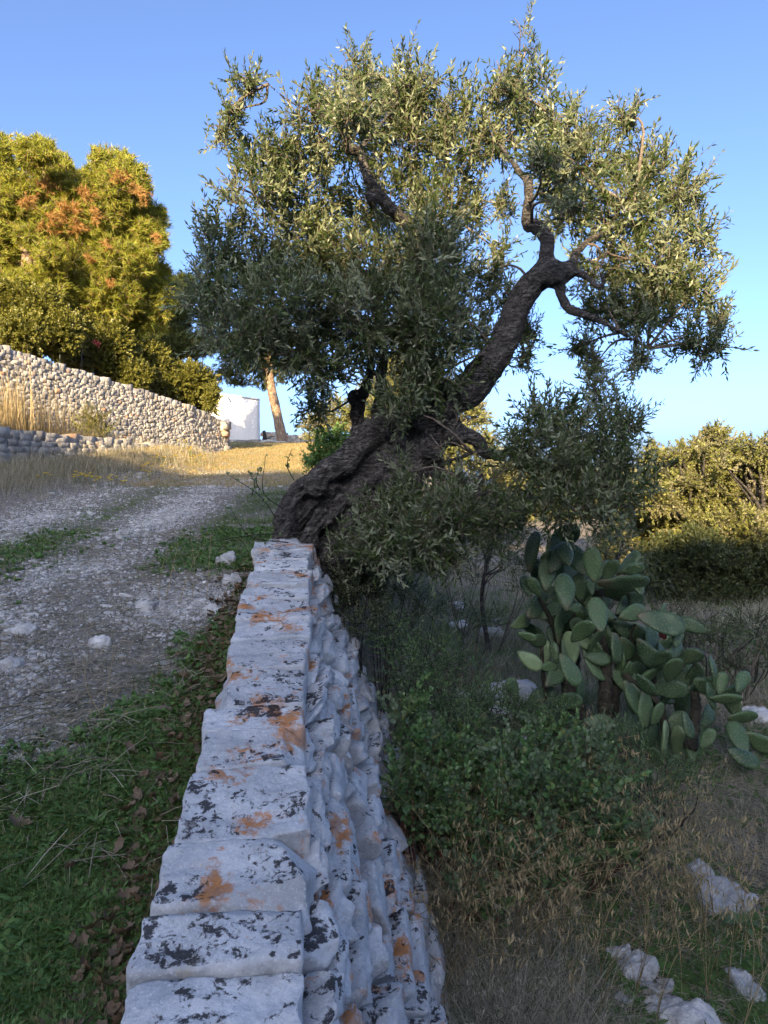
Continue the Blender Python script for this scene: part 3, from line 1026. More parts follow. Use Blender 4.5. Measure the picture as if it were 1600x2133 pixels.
    # crown: pixel outline lobes (x, y, rx, ry[, distance]) built as ellipsoids of leafy twigs
    lob = [(518, 170, 40, 28, 7.2), (485, 232, 32, 26, 7.2), (570, 315, 75, 48, 7.6), (740, 240, 60, 50, 6.5), (1130, 335, 42, 36, 6.25), (1190, 425, 42, 36, 6.25), (525, 400, 75, 80, 7.4), (455, 520, 55, 70, 7.5), (440, 625, 70, 75, 7.3), (500, 690, 110, 65, 7.0),
           (600, 640, 115, 100, 7.1), (600, 520, 100, 90, 7.9), (640, 400, 90, 85, 8.0), (690, 260, 90, 85, 7.5), (748, 150, 44, 68, 7.6), (862, 195, 58, 68, 7.7), (830, 290, 95, 85, 7.9), (810, 420, 100, 80, 8.2),
           (760, 560, 110, 90, 8.0), (770, 660, 110, 90, 7.2), (690, 770, 65, 60, 7.3), (660, 850, 40, 55, 7.9), (890, 540, 95, 100, 7.2), (900, 680, 100, 100, 7.1), (920, 440, 70, 70, 7.9), (960, 315, 70, 68, 7.8), (1052, 185, 50, 58, 7.6),
           (1090, 92, 30, 52, 7.6), (1040, 290, 58, 58, 7.8), (1180, 268, 64, 48, 7.8), (1300, 245, 36, 54, 7.7), (1200, 335, 95, 65, 7.7), (1340, 348, 68, 48, 7.6), (1290, 440, 95, 75, 7.5), (1420, 400, 55, 62, 7.6),
           (1430, 505, 68, 62, 7.5), (1320, 545, 90, 62, 7.4), (1445, 610, 68, 45, 7.4), (1455, 715, 66, 42, 7.3), (1340, 660, 72, 52, 7.4), (1260, 640, 60, 45, 7.6), (1330, 745, 28, 45, 7.3), (970, 610, 75, 80, 7.9), (985, 690, 60, 60, 7.8),
           (900, 790, 80, 55, 7.2), (985, 440, 35, 50, 8.0), (1180, 450, 60, 60, 7.9), (1240, 560, 55, 45, 7.6), (740, 700, 90, 70, 7.9), (560, 610, 90, 80, 7.8), (850, 620, 90, 90, 8.1), (480, 590, 80, 70, 7.9), (700, 500, 80, 80, 8.3), (815, 230, 60, 70, 8.2), (1110, 210, 60, 70, 8.2),
           (1500, 660, 28, 22, 7.4), (1100, 690, 30, 40, 7.6), (1095, 745, 25, 35, 7.5), (840, 840, 70, 45, 7.1), (1010, 780, 35, 25, 7.3), (620, 740, 70, 45, 7.1), (945, 245, 50, 55, 7.7), (460, 275, 30, 28, 7.3), (1210, 720, 28, 40, 7.6), (1035, 560, 36, 50, 7.9), (1050, 620, 38, 50, 7.9), (1010, 730, 36, 40, 7.9), (1050, 430, 30, 46, 8.0), (1042, 520, 28, 36, 8.0), (1240, 760, 26, 40, 7.5), (1150, 400, 40, 50, 8.0), (1370, 600, 60, 50, 7.5)]
    suck = [(1150, 945, 90, 80, 7.0), (1240, 905, 80, 80, 7.1), (1285, 1000, 80, 75, 7.0), (1180, 1045, 115, 70, 6.9), (1070, 950, 55, 60, 7.1), (1300, 870, 45, 50, 7.1), (1130, 870, 70, 45, 7.3), (1245, 820, 40, 50, 7.2), (890, 1080, 115, 75, 6.9),
            (830, 1140, 95, 55, 6.8), (965, 1010, 60, 45, 7.3), (990, 1090, 90, 45, 7.4), (905, 1010, 40, 50, 7.0), (950, 870, 50, 40, 7.2), (780, 1130, 45, 35, 6.9), (1060, 1060, 60, 40, 7.3), (830, 1040, 30, 40, 7.0), (850, 985, 32, 50, 6.95), (905, 935, 36, 36, 7.0), (795, 1080, 36, 40, 6.9), (760, 1060, 32, 36, 6.95), (725, 1140, 34, 30, 7.0), (920, 1150, 70, 40, 6.9)]
    tm = [spray(20, .34, .094, .026, 500 + i, quad_leaf, .9, jitter=.42, curve=.3) for i in range(12)]
    Ts, Ds, Ss, tips = [], [], [], []
    for row, updir in [(r, .75) for r in lob] + [(r, .85) for r in suck]:
        x, y, rx, ry, d = row
        c = P(x, y, d)
        s = d / F_PX
        dep = (rx + ry) / 2 * s * 1.15
        n = int(6 + 200 * (rx * ry) / 9000 * rg.uniform(.8, 1.1))
        p, u = lobe_points(c, (rx * s * .92, dep, ry * s * .92), n, rg)
        ok = fbm(p * 2.3, 2, 300) > -.34
        p, u = p[ok], u[ok]
        n = len(p)
        hang = sstep(.1, -.8, u[:, 2])
        dd = u * .55 + np.array([0, 0, 1]) * (updir - 1.0 * hang)[:, None] * .9 + rg.normal(0, .33, (n, 3))
        Ts.append(p - norm(dd) * .16)
        Ds.append(dd)
        Ss.append(rg.uniform(.75, 1.15, n) * (.85 if rx < 50 else 1))
        tips.append((c, max(rx, ry) * s))
    T, D, S = np.vstack(Ts), np.vstack(Ds), np.concatenate(Ss)
    (lv, lf), (sv, sf) = place(tm, T, D, S, rg)
    mk('crown', lv, lf, M['olive'], root, False, kind='stuff')
    mk('twigs', sv, sf, M['twig'], root, False, kind='stuff')
    # branches from the nearest limb out to each clump of foliage
    nodes_ = np.vstack([smooth_path(np.array([P(x, y, d) for x, y, d, _ in rows]), 14)[5:] for rows in big[10:]])
    bp = []
    for c, r in tips:
        j = np.argmin(((nodes_ - c) ** 2).sum(1) + .4 * np.maximum(nodes_[:, 2] - c[2], 0))
        a = nodes_[j]
        L = np.linalg.norm(c - a)
        if L > .25:
            mid = (a + c) / 2 + rg.normal(0, .10 * L, 3) + [0, 0, .08 * L]
            q = smooth_path(np.array([a, mid, c]), 10)
            q = q + .02 * np.stack([fbm(q * 6, 2, 5 + k) for k in range(3)], 1)
            bp.append(tube(q, np.linspace(.012 + .008 * min(L, 1.5), .006, 10), 5))
        for _ in range(6):
            e = c + ball(1, rg)[0] * r * .85
            e[2] += .1 * r
            q = smooth_path(np.array([c * .8 + a * .2, (c + e) / 2 + rg.normal(0, .05, 3), e]), 7)
            bp.append(tube(q, np.linspace(.007, .0025, 7), 4))
    V, F = join(bp)
    mk('branches', V, F, M['twig'], root, True, kind='stuff')


olive_tree()


# ---------------------------------------------------------------- generic leafy masses
def leafy(root, lobes, mat, tmpls, dens, rng, up=.35, jit=.4, inner=.5, name='crown', size=(.8, 1.2), stem_mat=None, spread=.12):
    """lobes: rows of world centre (3), radii (3)."""
    Ts, Ds, Ss = [], [], []
    for c, r in lobes:
        c, r = np.array(c, float), np.array(r, float)
        area = (r[0] * r[1] + r[1] * r[2] + r[0] * r[2]) * 4
        n = max(int(dens * area), 6)
        p, u = lobe_points(c, r, n, rng, inner)
        dd = u + [0, 0, up] + rng.normal(0, jit, (n, 3))
        Ts.append(p - norm(dd) * spread)
        Ds.append(dd)
        Ss.append(rng.uniform(size[0], size[1], n))
    T, D, S = np.vstack(Ts), np.vstack(Ds), np.concatenate(Ss)
    (lv, lf), (sv, sf) = place(tmpls, T, D, S, rng)
    o = mk(name, lv, lf, mat, root, False, kind='stuff')
    if stem_mat is not None:
        mk('twigs', sv, sf, stem_mat, root, False, kind='stuff')
    return o


def lobes_px(rows, depthk=1.0):
    out = []
    for x, y, rx, ry, d in rows:
        s = d / F_PX
        out.append((P(x, y, d), (rx * s, (rx + ry) / 2 * s * depthk, ry * s)))
    return out


def trunk_and_limbs(root, base, top, r0, mat, ends, rng, name='trunk', wob=.15, bend=(0, 0, 0)):
    base, top = np.array(base, float), np.array(top, float)
    mid = (base + top) / 2 + np.array(bend)
    p = smooth_path(np.array([base, mid, top]), 14)
    V, F = tube(p, np.linspace(r0, r0 * .45, 14) * np.concatenate([[1.35, 1.15], np.ones(12)]), 10, True, wob)
    mk(name, V, F, mat, root, True)
    bp = []
    for e in ends:
        e = np.array(e, float)
        a = p[rng.integers(6, 14)]
        q = smooth_path(np.array([a, (a + e) / 2 + rng.normal(0, .08, 3) * np.linalg.norm(e - a), e]), 9)
        bp.append(tube(q, np.linspace(r0 * .35, r0 * .06, 9), 5))
    if bp:
        V, F = join(bp)
        mk('branches', V, F, mat, root, True, kind='stuff')


def pines():
    rg = np.random.default_rng(31)

    def needles(n, L, seed, droop=.3):
        r = np.random.default_rng(seed)
        t = r.uniform(0, 1, n)
        D = np.stack([np.full(n, .85), r.normal(0, .55, n), r.normal(0, .55, n) - droop * .4], 1)
        R = frames(D, None, r)
        lv = np.array([[0, .006, 0], [0, -.006, 0], [1, 0, -.06]])
        lf = np.array([[0, 1, 2]])
        T = np.stack([t * L * 1.3, r.normal(0, .01, n), -droop * (t * L) ** 2], 1)
        S = np.stack([L * r.uniform(.5, .85, n), np.full(n, 1.5), np.full(n, 1.)], 1)
        V, F = scatter(lv, lf, R, T, S)
        k = np.linspace(0, 1, 4)
        st = tube(np.stack([k * L * 1.3, 0 * k, -droop * (k * L) ** 2], 1), [.012, .01, .008, .004], 3, False)
        return V, F, st[0], st[1]
    tm = [needles(30, .20, 700 + i) for i in range(8)]
    specs = [
        ('tall bright green pine with dry rusty sprays standing behind the hedge', 20.2, (190, 640),
         [(150, 400, 70, 55), (100, 350, 45, 40), (245, 400, 60, 50), (230, 350, 42, 40), (265, 450, 62, 55), (180, 470, 80, 60), (110, 470, 70, 70), (150, 560, 80, 55), (240, 550, 75, 50), (300, 570, 55, 50), (320, 460, 28, 32), (310, 500, 35, 40), (220, 620, 80, 55), (300, 640, 60, 55), (140, 640, 80, 50), (290, 390, 22, 45)], 'pine'),
        ('bright green pine cut by the left edge of the photo behind the hedge', 18.6, (10, 620),
         [(0, 320, 30, 45), (15, 390, 50, 45), (30, 450, 60, 60), (-40, 400, 60, 70), (40, 540, 75, 60), (60, 610, 80, 45), (-30, 520, 80, 80), (75, 320, 45, 30)], 'pine'),
        ('darker pine low at the right end of the row above the hedge', 30.0, (330, 760),
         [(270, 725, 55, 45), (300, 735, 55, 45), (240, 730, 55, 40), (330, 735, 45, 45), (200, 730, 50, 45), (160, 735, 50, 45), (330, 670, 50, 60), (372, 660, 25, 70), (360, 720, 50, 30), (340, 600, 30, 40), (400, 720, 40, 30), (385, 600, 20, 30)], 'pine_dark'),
    ]
    for lab, d, b, rows, mat in specs:
        base = P(b[0], b[1], d)
        base[2] = float(ground(base[0], base[1], False)) - .1
        root = thing('pine_tree', tuple(base), lab, 'pine tree', 'pines behind the hedge')
        rows2 = list(rows)
        for x, y, rx, ry in rows:
            for _ in range(3):
                a_ = rg.uniform(0, 6.28)
                k_ = rg.uniform(.3, .55)
                rows2.append((x + math.cos(a_) * rx * .85, y + math.sin(a_) * ry * .75, rx * k_, ry * k_))
        lob = lobes_px([(x, y, rx, ry, d + rg.uniform(-.9, 1.2)) for x, y, rx, ry in rows2])
        leafy(root, lob, M[mat], tm, 96, rg, .2, .7, .2, stem_mat=M['twig'], size=(.6, 1.25), spread=.2)
        topz = max(l[0][2] for l in lob)
        trunk_and_limbs(root, base, [base[0] + .6, base[1], base[2] + (topz - base[2]) * .55], .28, M['pinebark'], [l[0] for l in lob if l[0][1] > d + .1], rg, bend=(.2, 0, 0))
        if mat == 'pine':
            dl = []
            for x, y, rx, ry in [(95, 385, 30, 20), (150, 440, 36, 22), (180, 405, 22, 18), (245, 370, 30, 12), (300, 405, 14, 24), (110, 465, 30, 26), (205, 450, 20, 16), (325, 490, 8, 18), (225, 512, 12, 12), (165, 470, 22, 20), (90, 530, 26, 12), (60, 420, 22, 22), (280, 390, 16, 12), (130, 520, 18, 12), (232, 592, 8, 7), (190, 540, 10, 9)]:
                if (d > 19.5) == (x > 60):
                    dl.append((x, y, rx, ry, d - 1.6))
            if dl:
                leafy(root, lobes_px(dl), M['pine_dry'], tm, 17, rg, .0, .5, .3, name='dry_needles', size=(.7, 1.1), spread=.2)
    # the leaning pine by the house
    d = 36
    base = P(590, 930, d)
    root = thing('leaning_pine', tuple(base), 'leaning pine with a bare pinkish trunk beside the white house', 'pine tree')
    pts = np.array([P(591, 932, d), P(583, 890, d), P(572, 840, d), P(563, 795, d), P(561, 750, d), P(565, 690, d)])
    q = smooth_path(pts, 26)
    V, F = tube(q, np.linspace(.27, .18, 26) * np.concatenate([[1.25, 1.1], np.ones(24)]), 14, True, .12)
    mk('trunk', V, F, M['pinebark'], root, True)
    rows = [(490, 765, 45, 28), (530, 745, 45, 30), (560, 770, 30, 22), (500, 795, 30, 14), (545, 795, 25, 20), (600, 770, 30, 18), (470, 780, 28, 16), (585, 790, 14, 12), (560, 700, 60, 40), (620, 720, 50, 40), (490, 720, 50, 30)]
    lob = lobes_px([(x, y, rx, ry, d + rg.uniform(-1, 1)) for x, y, rx, ry in rows])
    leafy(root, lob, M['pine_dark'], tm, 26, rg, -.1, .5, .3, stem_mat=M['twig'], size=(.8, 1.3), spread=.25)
    bp = []
    for l in lob:
        a = q[rg.integers(17, 25)]
        w = smooth_path(np.array([a, (a + l[0]) / 2 + [0, 0, .3], l[0]]), 8)
        bp.append(tube(w, np.linspace(.09, .02, 8), 5))
    V, F = join(bp)
    mk('branches', V, F, M['pinebark'], root, True, kind='stuff')


pines()


def hedge_row():
    rg = np.random.default_rng(37)
    tm = [spray(18, .24, .068, .044, 800 + i, quad_leaf, 1.0) for i in range(6)]
    specs = [('tall clipped hedge shrub at the left edge above the retaining wall', 17.2, [(20, 640, 60, 50), (80, 650, 50, 50), (40, 700, 80, 45), (110, 700, 45, 45), (-40, 660, 70, 70), (140, 690, 30, 40)]),
             ('dark loose hedge shrub with a red spray between two clipped ones', 19.0, [(180, 700, 50, 50), (230, 720, 45, 50), (190, 750, 60, 40), (250, 760, 45, 45), (160, 680, 35, 35), (280, 780, 35, 30)]),
             ('round clipped hedge shrub above the middle of the retaining wall', 20.3, [(310, 740, 40, 30), (335, 775, 38, 38), (290, 770, 40, 45), (345, 800, 28, 28), (275, 735, 25, 20)]),
             ('golden green hedge shrub hanging over the far end of the retaining wall', 21.2, [(400, 785, 32, 30), (425, 810, 28, 38), (385, 810, 30, 35), (440, 830, 14, 28), (410, 830, 30, 25), (375, 775, 20, 20)])]
    for lab, d, rows in specs:
        lob = lobes_px([(x, y, rx, ry, d + rg.uniform(-.3, .5)) for x, y, rx, ry in rows], 1.0)
        cx_ = np.mean([l[0] for l in lob], 0)
        z = float(ground(cx_[0], cx_[1], False))
        root = thing('hedge_shrub', (cx_[0], cx_[1], z), lab, 'shrub', 'hedge shrubs above the retaining wall')
        leafy(root, lob, M['hedge'], tm, 190, rg, .2, .5, .5, stem_mat=M['darktwig'], size=(.8, 1.25))
        trunk_and_limbs(root, (cx_[0], cx_[1], z - .1), cx_, .07, M['darktwig'], [l[0] for l in lob] * 2, rg)
        if d == 19.0:
            leafy(root, lobes_px([(202, 716, 5, 4, 18.0)]), M['red'], tm, 40, rg, 0, .5, .2, name='red_leaves', size=(.6, .9))
    # garden fence standing in the hedge
    root = thing('wire_fence', tuple(P(285, 825, 19.2)), 'dark green wire fence half hidden in the hedge above the retaining wall', 'fence')
    tops = []
    for x, y0, y1, d in [(125, 765, 690, 17.2), (170, 780, 715, 18.0), (282, 820, 742, 19.6), (345, 830, 770, 20.3), (392, 842, 785, 20.9)]:
        a, b = P(x, y0, d), P(x, y1, d)
        V, F = tube(np.array([a, b]), [.016, .016], 6)
        mk('post', V, F, M['iron'], root)
        tops.append((a, b))
    wires = []
    for i in range(len(tops) - 1):
        for k in np.linspace(.1, .95, 9):
            a = tops[i][0] * (1 - k) + tops[i][1] * k
            b = tops[i + 1][0] * (1 - k) + tops[i + 1][1] * k
            wires.append(tube(np.array([a, b]), [.004, .004], 3, False))
    V, F = join(wires)
    mk('wire', V, F, M['iron'], root, kind='stuff')


hedge_row()


def woodland():
    rg = np.random.default_rng(41)
    tm = [spray(20, .30, .075, .042, 900 + i, quad_leaf, 1.0) for i in range(6)]
    specs = [
        ('rounded sunlit holm oak in the middle of the wood right of the cactus', 17.5, 1440, [(1408, 982, 44, 34), (1440, 945, 30, 24), (1495, 932, 46, 34), (1370, 1040, 40, 36), (1465, 965, 40, 30), (1460, 1020, 70, 50), (1500, 990, 50, 50), (1430, 1090, 60, 40), (1380, 1060, 50, 50), (1480, 1110, 60, 60), (1420, 1160, 60, 60)]),
        ('sunlit holm oak cut by the right edge of the photo', 16.5, 1580, [(1578, 945, 38, 32), (1545, 975, 34, 30), (1630, 950, 50, 50), (1560, 1020, 60, 60), (1610, 1060, 60, 70), (1550, 1120, 60, 60), (1600, 1160, 70, 60), (1540, 1200, 60, 60)]),
        ('smaller olive green oak beside the pale gap under the olive suckers', 19.0, 1370, [(1360, 960, 25, 30), (1375, 1000, 35, 30), (1340, 1030, 45, 40), (1320, 1080, 55, 50), (1300, 1140, 50, 45), (1350, 1120, 50, 50)]),
        ('low lit olive bush just behind the top of the cactus', 10.5, 1290, [(1290, 1110, 45, 30), (1310, 1160, 40, 30), (1260, 1130, 45, 35), (1340, 1190, 22, 20)]),
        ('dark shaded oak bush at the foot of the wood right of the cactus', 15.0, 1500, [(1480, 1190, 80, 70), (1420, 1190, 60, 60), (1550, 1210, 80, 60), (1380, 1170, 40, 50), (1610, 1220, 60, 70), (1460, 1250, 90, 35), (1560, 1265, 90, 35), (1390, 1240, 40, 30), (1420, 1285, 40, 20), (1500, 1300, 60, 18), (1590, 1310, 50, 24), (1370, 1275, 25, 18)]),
        ('small grey green olive tree standing left of the cactus', 11.5, 1025, [(1040, 1100, 60, 60), (1010, 1130, 50, 50), (1080, 1130, 50, 55), (1050, 1060, 50, 40), (1070, 1170, 40, 30), (1000, 1080, 40, 40)]),
        ('golden lit tree seen behind the olive trunk on the skyline', 25.0, 930, [(960, 860, 50, 35), (900, 840, 50, 50), (850, 800, 60, 60), (985, 870, 25, 30), (930, 930, 60, 50), (1000, 940, 40, 40), (870, 900, 60, 50)]),
        ('yellow lit tree seen between the left limbs of the olive', 27.0, 800, [(800, 830, 45, 50), (760, 860, 40, 40), (700, 870, 40, 35), (660, 890, 28, 30), (830, 780, 40, 40), (840, 870, 40, 50)]),
        ('pale sunlit trees low on the skyline right of the olive trunk', 30.0, 1150, [(1090, 990, 60, 30), (1150, 1010, 60, 35), (1220, 1020, 60, 35), (1290, 1000, 40, 30), (1030, 1010, 50, 40), (1100, 1050, 80, 40), (960, 1040, 60, 40), (1200, 1070, 80, 40), (1040, 1110, 60, 36), (1130, 1115, 70, 36), (1220, 1115, 60, 36), (1290, 1090, 50, 40)]),
    ]
    ol = [spray(22, .30, .065, .016, 950 + i, quad_leaf, .9) for i in range(5)]
    for i, (lab, d, bx, rows) in enumerate(specs):
        rows = list(rows)
        if 14 < d < 22:
            for x, y, rx, ry in list(rows):
                for _ in range(2):
                    a_, k_ = rg.uniform(0, 6.28), rg.uniform(.3, .5)
                    rows.append((x + math.cos(a_) * rx, y + math.sin(a_) * ry * .95, rx * k_, ry * k_))
        lob = lobes_px([(x, y, rx, ry, d + rg.uniform(-.06, .06) * d) for x, y, rx, ry in rows], 1.1)
        bx_ = P(bx, 1100, d)
        z = float(ground(bx_[0], bx_[1], False))
        nm = 'olive_tree' if i == 5 else ('olive_bush' if i == 3 else ('oak_bush' if i == 4 else 'oak_tree'))
        root = thing(nm, (bx_[0], bx_[1], z), lab, 'bush' if i in (3, 4) else 'tree', 'trees of the wood beyond the cactus')
        near = d < 13
        leafy(root, lob, M['olive'] if i in (3, 5) else M['oak_shaded' if i == 4 else 'oak'], ol if i in (3, 5) else tm, 70 if near else (74 if d < 22 else 30), rg, .25, .6, .3, stem_mat=M['darktwig'],
              size=(.6, .9) if near else ((.75, 1.3) if d < 22 else (1.2, 1.8)))
        c = np.mean([l[0] for l in lob], 0)
        trunk_and_limbs(root, (bx_[0], bx_[1], z - .15), (c[0], c[1], c[2] + .2), .045 if near else .2, M['bark'], [l[0] for l in lob] * 2, rg, bend=(.15 if not near else -.22, 0, 0))
    # ivy clad bush at the edge of the track
    iv = [spray(14, .2, .06, .05, 980 + i, quad_leaf, 1.0) for i in range(5)]
    rows = [(675, 945, 38, 32), (710, 935, 40, 32), (660, 960, 25, 20), (740, 930, 30, 30), (690, 905, 30, 16)]
    lob = lobes_px([(x, y, rx, ry, 13 + rg.uniform(-.3, .3)) for x, y, rx, ry in rows])
    c = lob[0][0]
    root = thing('ivy_bush', (c[0] + .2, c[1], float(ground(c[0] + .2, c[1], False))), 'bright green rounded bush at the track edge left of the olive trunk', 'bush')
    leafy(root, lob, M['clover'], iv, 75, rg, .2, .4, .5, stem_mat=M['darktwig'])


woodland()


# ---------------------------------------------------------------- prickly pear
def prickly_pear():
    rg = np.random.default_rng(61)
    m, nt, b = nodes('cactus_pad')
    g = nd(nt, 'ShaderNodeNewGeometry')
    tc = nd(nt, 'ShaderNodeTexCoord')
    oi = nd(nt, 'ShaderNodeObjectInfo')
    vo = nd(nt, 'ShaderNodeTexVoronoi')
    vo.voronoi_dimensions = '2D'
    vo.inputs['Scale'].default_value = 26
    vo.inputs['Randomness'].default_value = .75
    nt.links.new(tc.outputs['Object'], vo.inputs['Vector'])
    n1 = noise(nt, g.outputs['Position'], 7, 5)
    r = oi.outputs['Random']
    c = mix(nt, r, (.024, .055, .027), (.078, .134, .054))
    c = mix(nt, ramp(nt, math_(nt, 'FRACT', math_(nt, 'MULTIPLY', r, 5.7)), .88, .90), c, (.19, .26, .125))
    c = mix(nt, ramp(nt, n1, .4, .75), c, (.085, .125, .060))
    c = mix(nt, math_(nt, 'MULTIPLY', ramp(nt, noise(nt, g.outputs['Position'], 40, 4, .7), .62, .72), .5), c, (.12, .10, .055))
    c = mix(nt, math_(nt, 'MULTIPLY', ramp(nt, vo.outputs['Distance'], .26, .12), .55), c, (.19, .20, .12))
    sx = nd(nt, 'ShaderNodeSeparateXYZ')
    nt.links.new(tc.outputs['Object'], sx.inputs[0])
    cork = math_(nt, 'ADD', math_(nt, 'MULTIPLY', sx.outputs[0], -3.2), math_(nt, 'MULTIPLY', noise(nt, g.outputs['Position'], 16, 6, .7), .9))
    c = mix(nt, math_(nt, 'MULTIPLY', ramp(nt, cork, .78, 1.15), .7), c, (.13, .105, .065))
    nt.links.new(c, b.inputs['Base Color'])
    b.inputs['Roughness'].default_value = .5
    b.inputs['Specular IOR Level'].default_value = .35
    bump(nt, b, math_(nt, 'ADD', ramp(nt, vo.outputs['Distance'], .22, .05), math_(nt, 'MULTIPLY', n1, .4)), .5, .012)
    stem = bark_mat('cactus_stem', (.026, .024, .017), (.075, .066, .046), 1.5, None, .7)
    K = 650 / 1600

    def C(cx, cy, d):
        return P(950 + cx * K, 1050 + cy * K, d)
    o = C(770, 1110, 7.6)
    o[2] = float(ground(o[0], o[1]))
    root = thing('prickly_pear', tuple(o), 'large sprawling prickly pear cactus with many flat green pads', 'cactus')
    pads = [(390, 245, 85, 22, 80), (545, 175, 75, 50, 45), (500, 235, 55, 35, 70), (565, 255, 45, 35, 90), (500, 320, 78, 55, 125), (465, 360, 65, 42, 80), (620, 285, 60, 45, 110), (700, 310, 72, 38, 95),
            (615, 345, 78, 42, 165), (750, 355, 65, 25, 50), (790, 340, 50, 32, 70), (880, 305, 65, 18, 50), (900, 335, 52, 30, 15), (860, 408, 108, 45, 0), (800, 447, 82, 38, -15), (935, 415, 40, 30, 90),
            (690, 425, 27, 22, 90), (562, 445, 68, 48, 85), (480, 455, 55, 32, 0), (400, 425, 52, 28, 125), (365, 420, 38, 30, 100), (655, 460, 80, 45, 120), (610, 535, 36, 24, 0), (415, 530, 62, 48, 30),
            (335, 605, 48, 32, 20), (728, 570, 62, 47, 85), (765, 505, 34, 26, 60), (915, 485, 54, 40, -40), (862, 520, 52, 38, 30), (905, 560, 62, 40, 10), (645, 650, 58, 42, 60), (490, 672, 36, 23, 95),
            (505, 760, 42, 19, 100), (415, 700, 44, 32, -20), (365, 680, 42, 22, -20), (376, 800, 60, 36, -35), (475, 835, 42, 26, 0), (535, 605, 95, 32, 85), (715, 700, 64, 28, 65), (775, 690, 72, 22, -75),
            (800, 605, 55, 40, -20), (725, 790, 58, 30, -10), (700, 825, 75, 26, -55), (1050, 605, 98, 52, -15), (880, 690, 72, 40, -45), (945, 665, 48, 36, -60), (1000, 685, 44, 36, 60), (870, 740, 62, 40, -60),
            (940, 795, 58, 42, -40), (985, 770, 78, 40, -55), (840, 810, 58, 20, 95), (882, 852, 42, 28, -90), (925, 840, 48, 32, -30), (1135, 680, 42, 30, 60), (1125, 745, 48, 37, 30), (1050, 790, 44, 34, 60),
            (1107, 850, 62, 44, 90), (1190, 785, 54, 40, 40), (580, 850, 74, 40, -58), (505, 880, 54, 44, 30), (640, 960, 62, 27, 90), (295, 955, 58, 32, 110), (570, 1010, 58, 40, 20), (970, 925, 58, 27, -50),
            (970, 1040, 82, 44, -92), (1090, 950, 64, 44, 10), (1197, 990, 92, 40, 80), (1225, 870, 58, 42, -80), (1320, 865, 68, 23, 95), (1360, 920, 48, 28, 75), (1465, 915, 50, 34, 40), (1400, 965, 54, 32, 10),
            (1385, 1000, 64, 30, 0), (1310, 985, 58, 26, 100), (1465, 1090, 68, 34, 0), (1120, 1125, 68, 40, 35), (1190, 1135, 58, 27, -70), (725, 1120, 64, 35, 0), (825, 1160, 78, 35, 100), (895, 1130, 58, 40, 70),
            (1140, 1220, 68, 26, 90), (1210, 1235, 58, 38, 80), (1287, 1205, 50, 27, 60), (1070, 1200, 72, 24, 85), (1075, 1300, 52, 23, 90), (1110, 1330, 52, 30, 60), (1450, 1200, 52, 46, 90), (1555, 1220, 74, 40, -35),
            (1470, 1300, 68, 36, -25), (1030, 1080, 54, 30, 70), (905, 990, 84, 36, -60), (1000, 1190, 62, 30, 80), (1030, 1310, 58, 26, 110), (770, 1225, 55, 34, 60), (850, 900, 70, 34, -40), (560, 570, 60, 30, 60),
            (640, 560, 70, 36, 70), (860, 640, 60, 36, -30), (680, 740, 66, 30, -70), (590, 740, 70, 32, 95), (930, 1000, 70, 34, -70), (1270, 930, 44, 36, 60), (1160, 1050, 60, 36, 100), (760, 400, 50, 30, 40),
            (420, 340, 50, 22, 100), (475, 560, 60, 30, 110), (540, 520, 70, 36, 75), (455, 760, 60, 26, 95), (820, 740, 64, 32, -80), (960, 700, 60, 36, -30), (610, 420, 60, 34, 60), (1290, 1090, 46, 34, 40), (1240, 1140, 50, 30, 90)]
    for _ in range(46):
        t_ = rg.uniform()
        cx, cy = 420 + 820 * t_ + rg.normal(0, 60), 470 + 560 * t_ ** 1.2 + rg.normal(0, 150)
        pads.append((cx, min(cy, 1230), rg.uniform(52, 74), rg.uniform(24, 40), rg.uniform(20, 160)))
    for i, (cx, cy, hl, hw, a) in enumerate(pads):
        d = 7.75 - .55 * sstep(300, 1300, cy) + rg.uniform(-.42, .38)
        if (cx, cy) in ((562, 445), (728, 570), (970, 1040), (970, 925), (700, 310), (1050, 605), (645, 650), (580, 850)):
            d -= .35
        if i >= 95:
            d += .25
        s = K * d / F_PX
        q = hw / hl
        tilt, yaw = rg.uniform(-.25, .25), 0
        if q > .60:
            L = hw / .58
            tilt = math.copysign(math.acos(min(hl / L, 1)), rg.uniform(-1, .4))
        else:
            L = hl
            yaw = math.acos(min(max(q / .60, .25), 1)) * rg.choice([-1, 1])
        L, Wd = L * s * 1.28, max(hw, L * .56) * s
        th = .017 + .010 * rg.uniform()
        p, F = boxgrid(12, 8, 2)
        # pad: a flattened, thick-rimmed disc, narrow at the foot
        x, y = p[:, 0], p[:, 1]
        rr = np.maximum(np.abs(x), np.abs(y))
        ang = np.arctan2(y, x)
        u, v = rr * np.cos(ang), rr * np.sin(ang)
        wd = .80 + .26 * u - .10 * u * u
        V = np.stack([u * L, v * wd * L * .62, p[:, 2] * th * (.35 + .65 * np.sqrt(np.maximum(1 - rr ** 4, 0)))], 1)
        # slight cupping and waviness
        V[:, 2] += .10 * L * rg.uniform(-1, 1) * (u * u) + .08 * L * rg.uniform(-1, 1) * v * v + .012 * fbm(V * 8 + i, 2, i)
        ar = math.radians(a)
        X = np.array([math.cos(ar), 0, math.sin(ar)])
        Y = np.array([-math.sin(ar), 0, math.cos(ar)])
        N = np.array([0, -1., 0])
        X2 = X * math.cos(tilt) + N * math.sin(tilt)
        N2 = N * math.cos(tilt) - X * math.sin(tilt)
        Y2 = Y * math.cos(yaw) + N2 * math.sin(yaw)
        N3 = np.cross(X2, Y2)
        R = np.stack([X2, Y2, N3], 1)
        c = C(cx, cy, d)
        ob = obj('pad', mesh_data('pad', V, F, m, True), root)
        ob.matrix_local = Matrix.Translation(Vector(c) - Vector(root.location)) @ Matrix(R.tolist()).to_4x4()
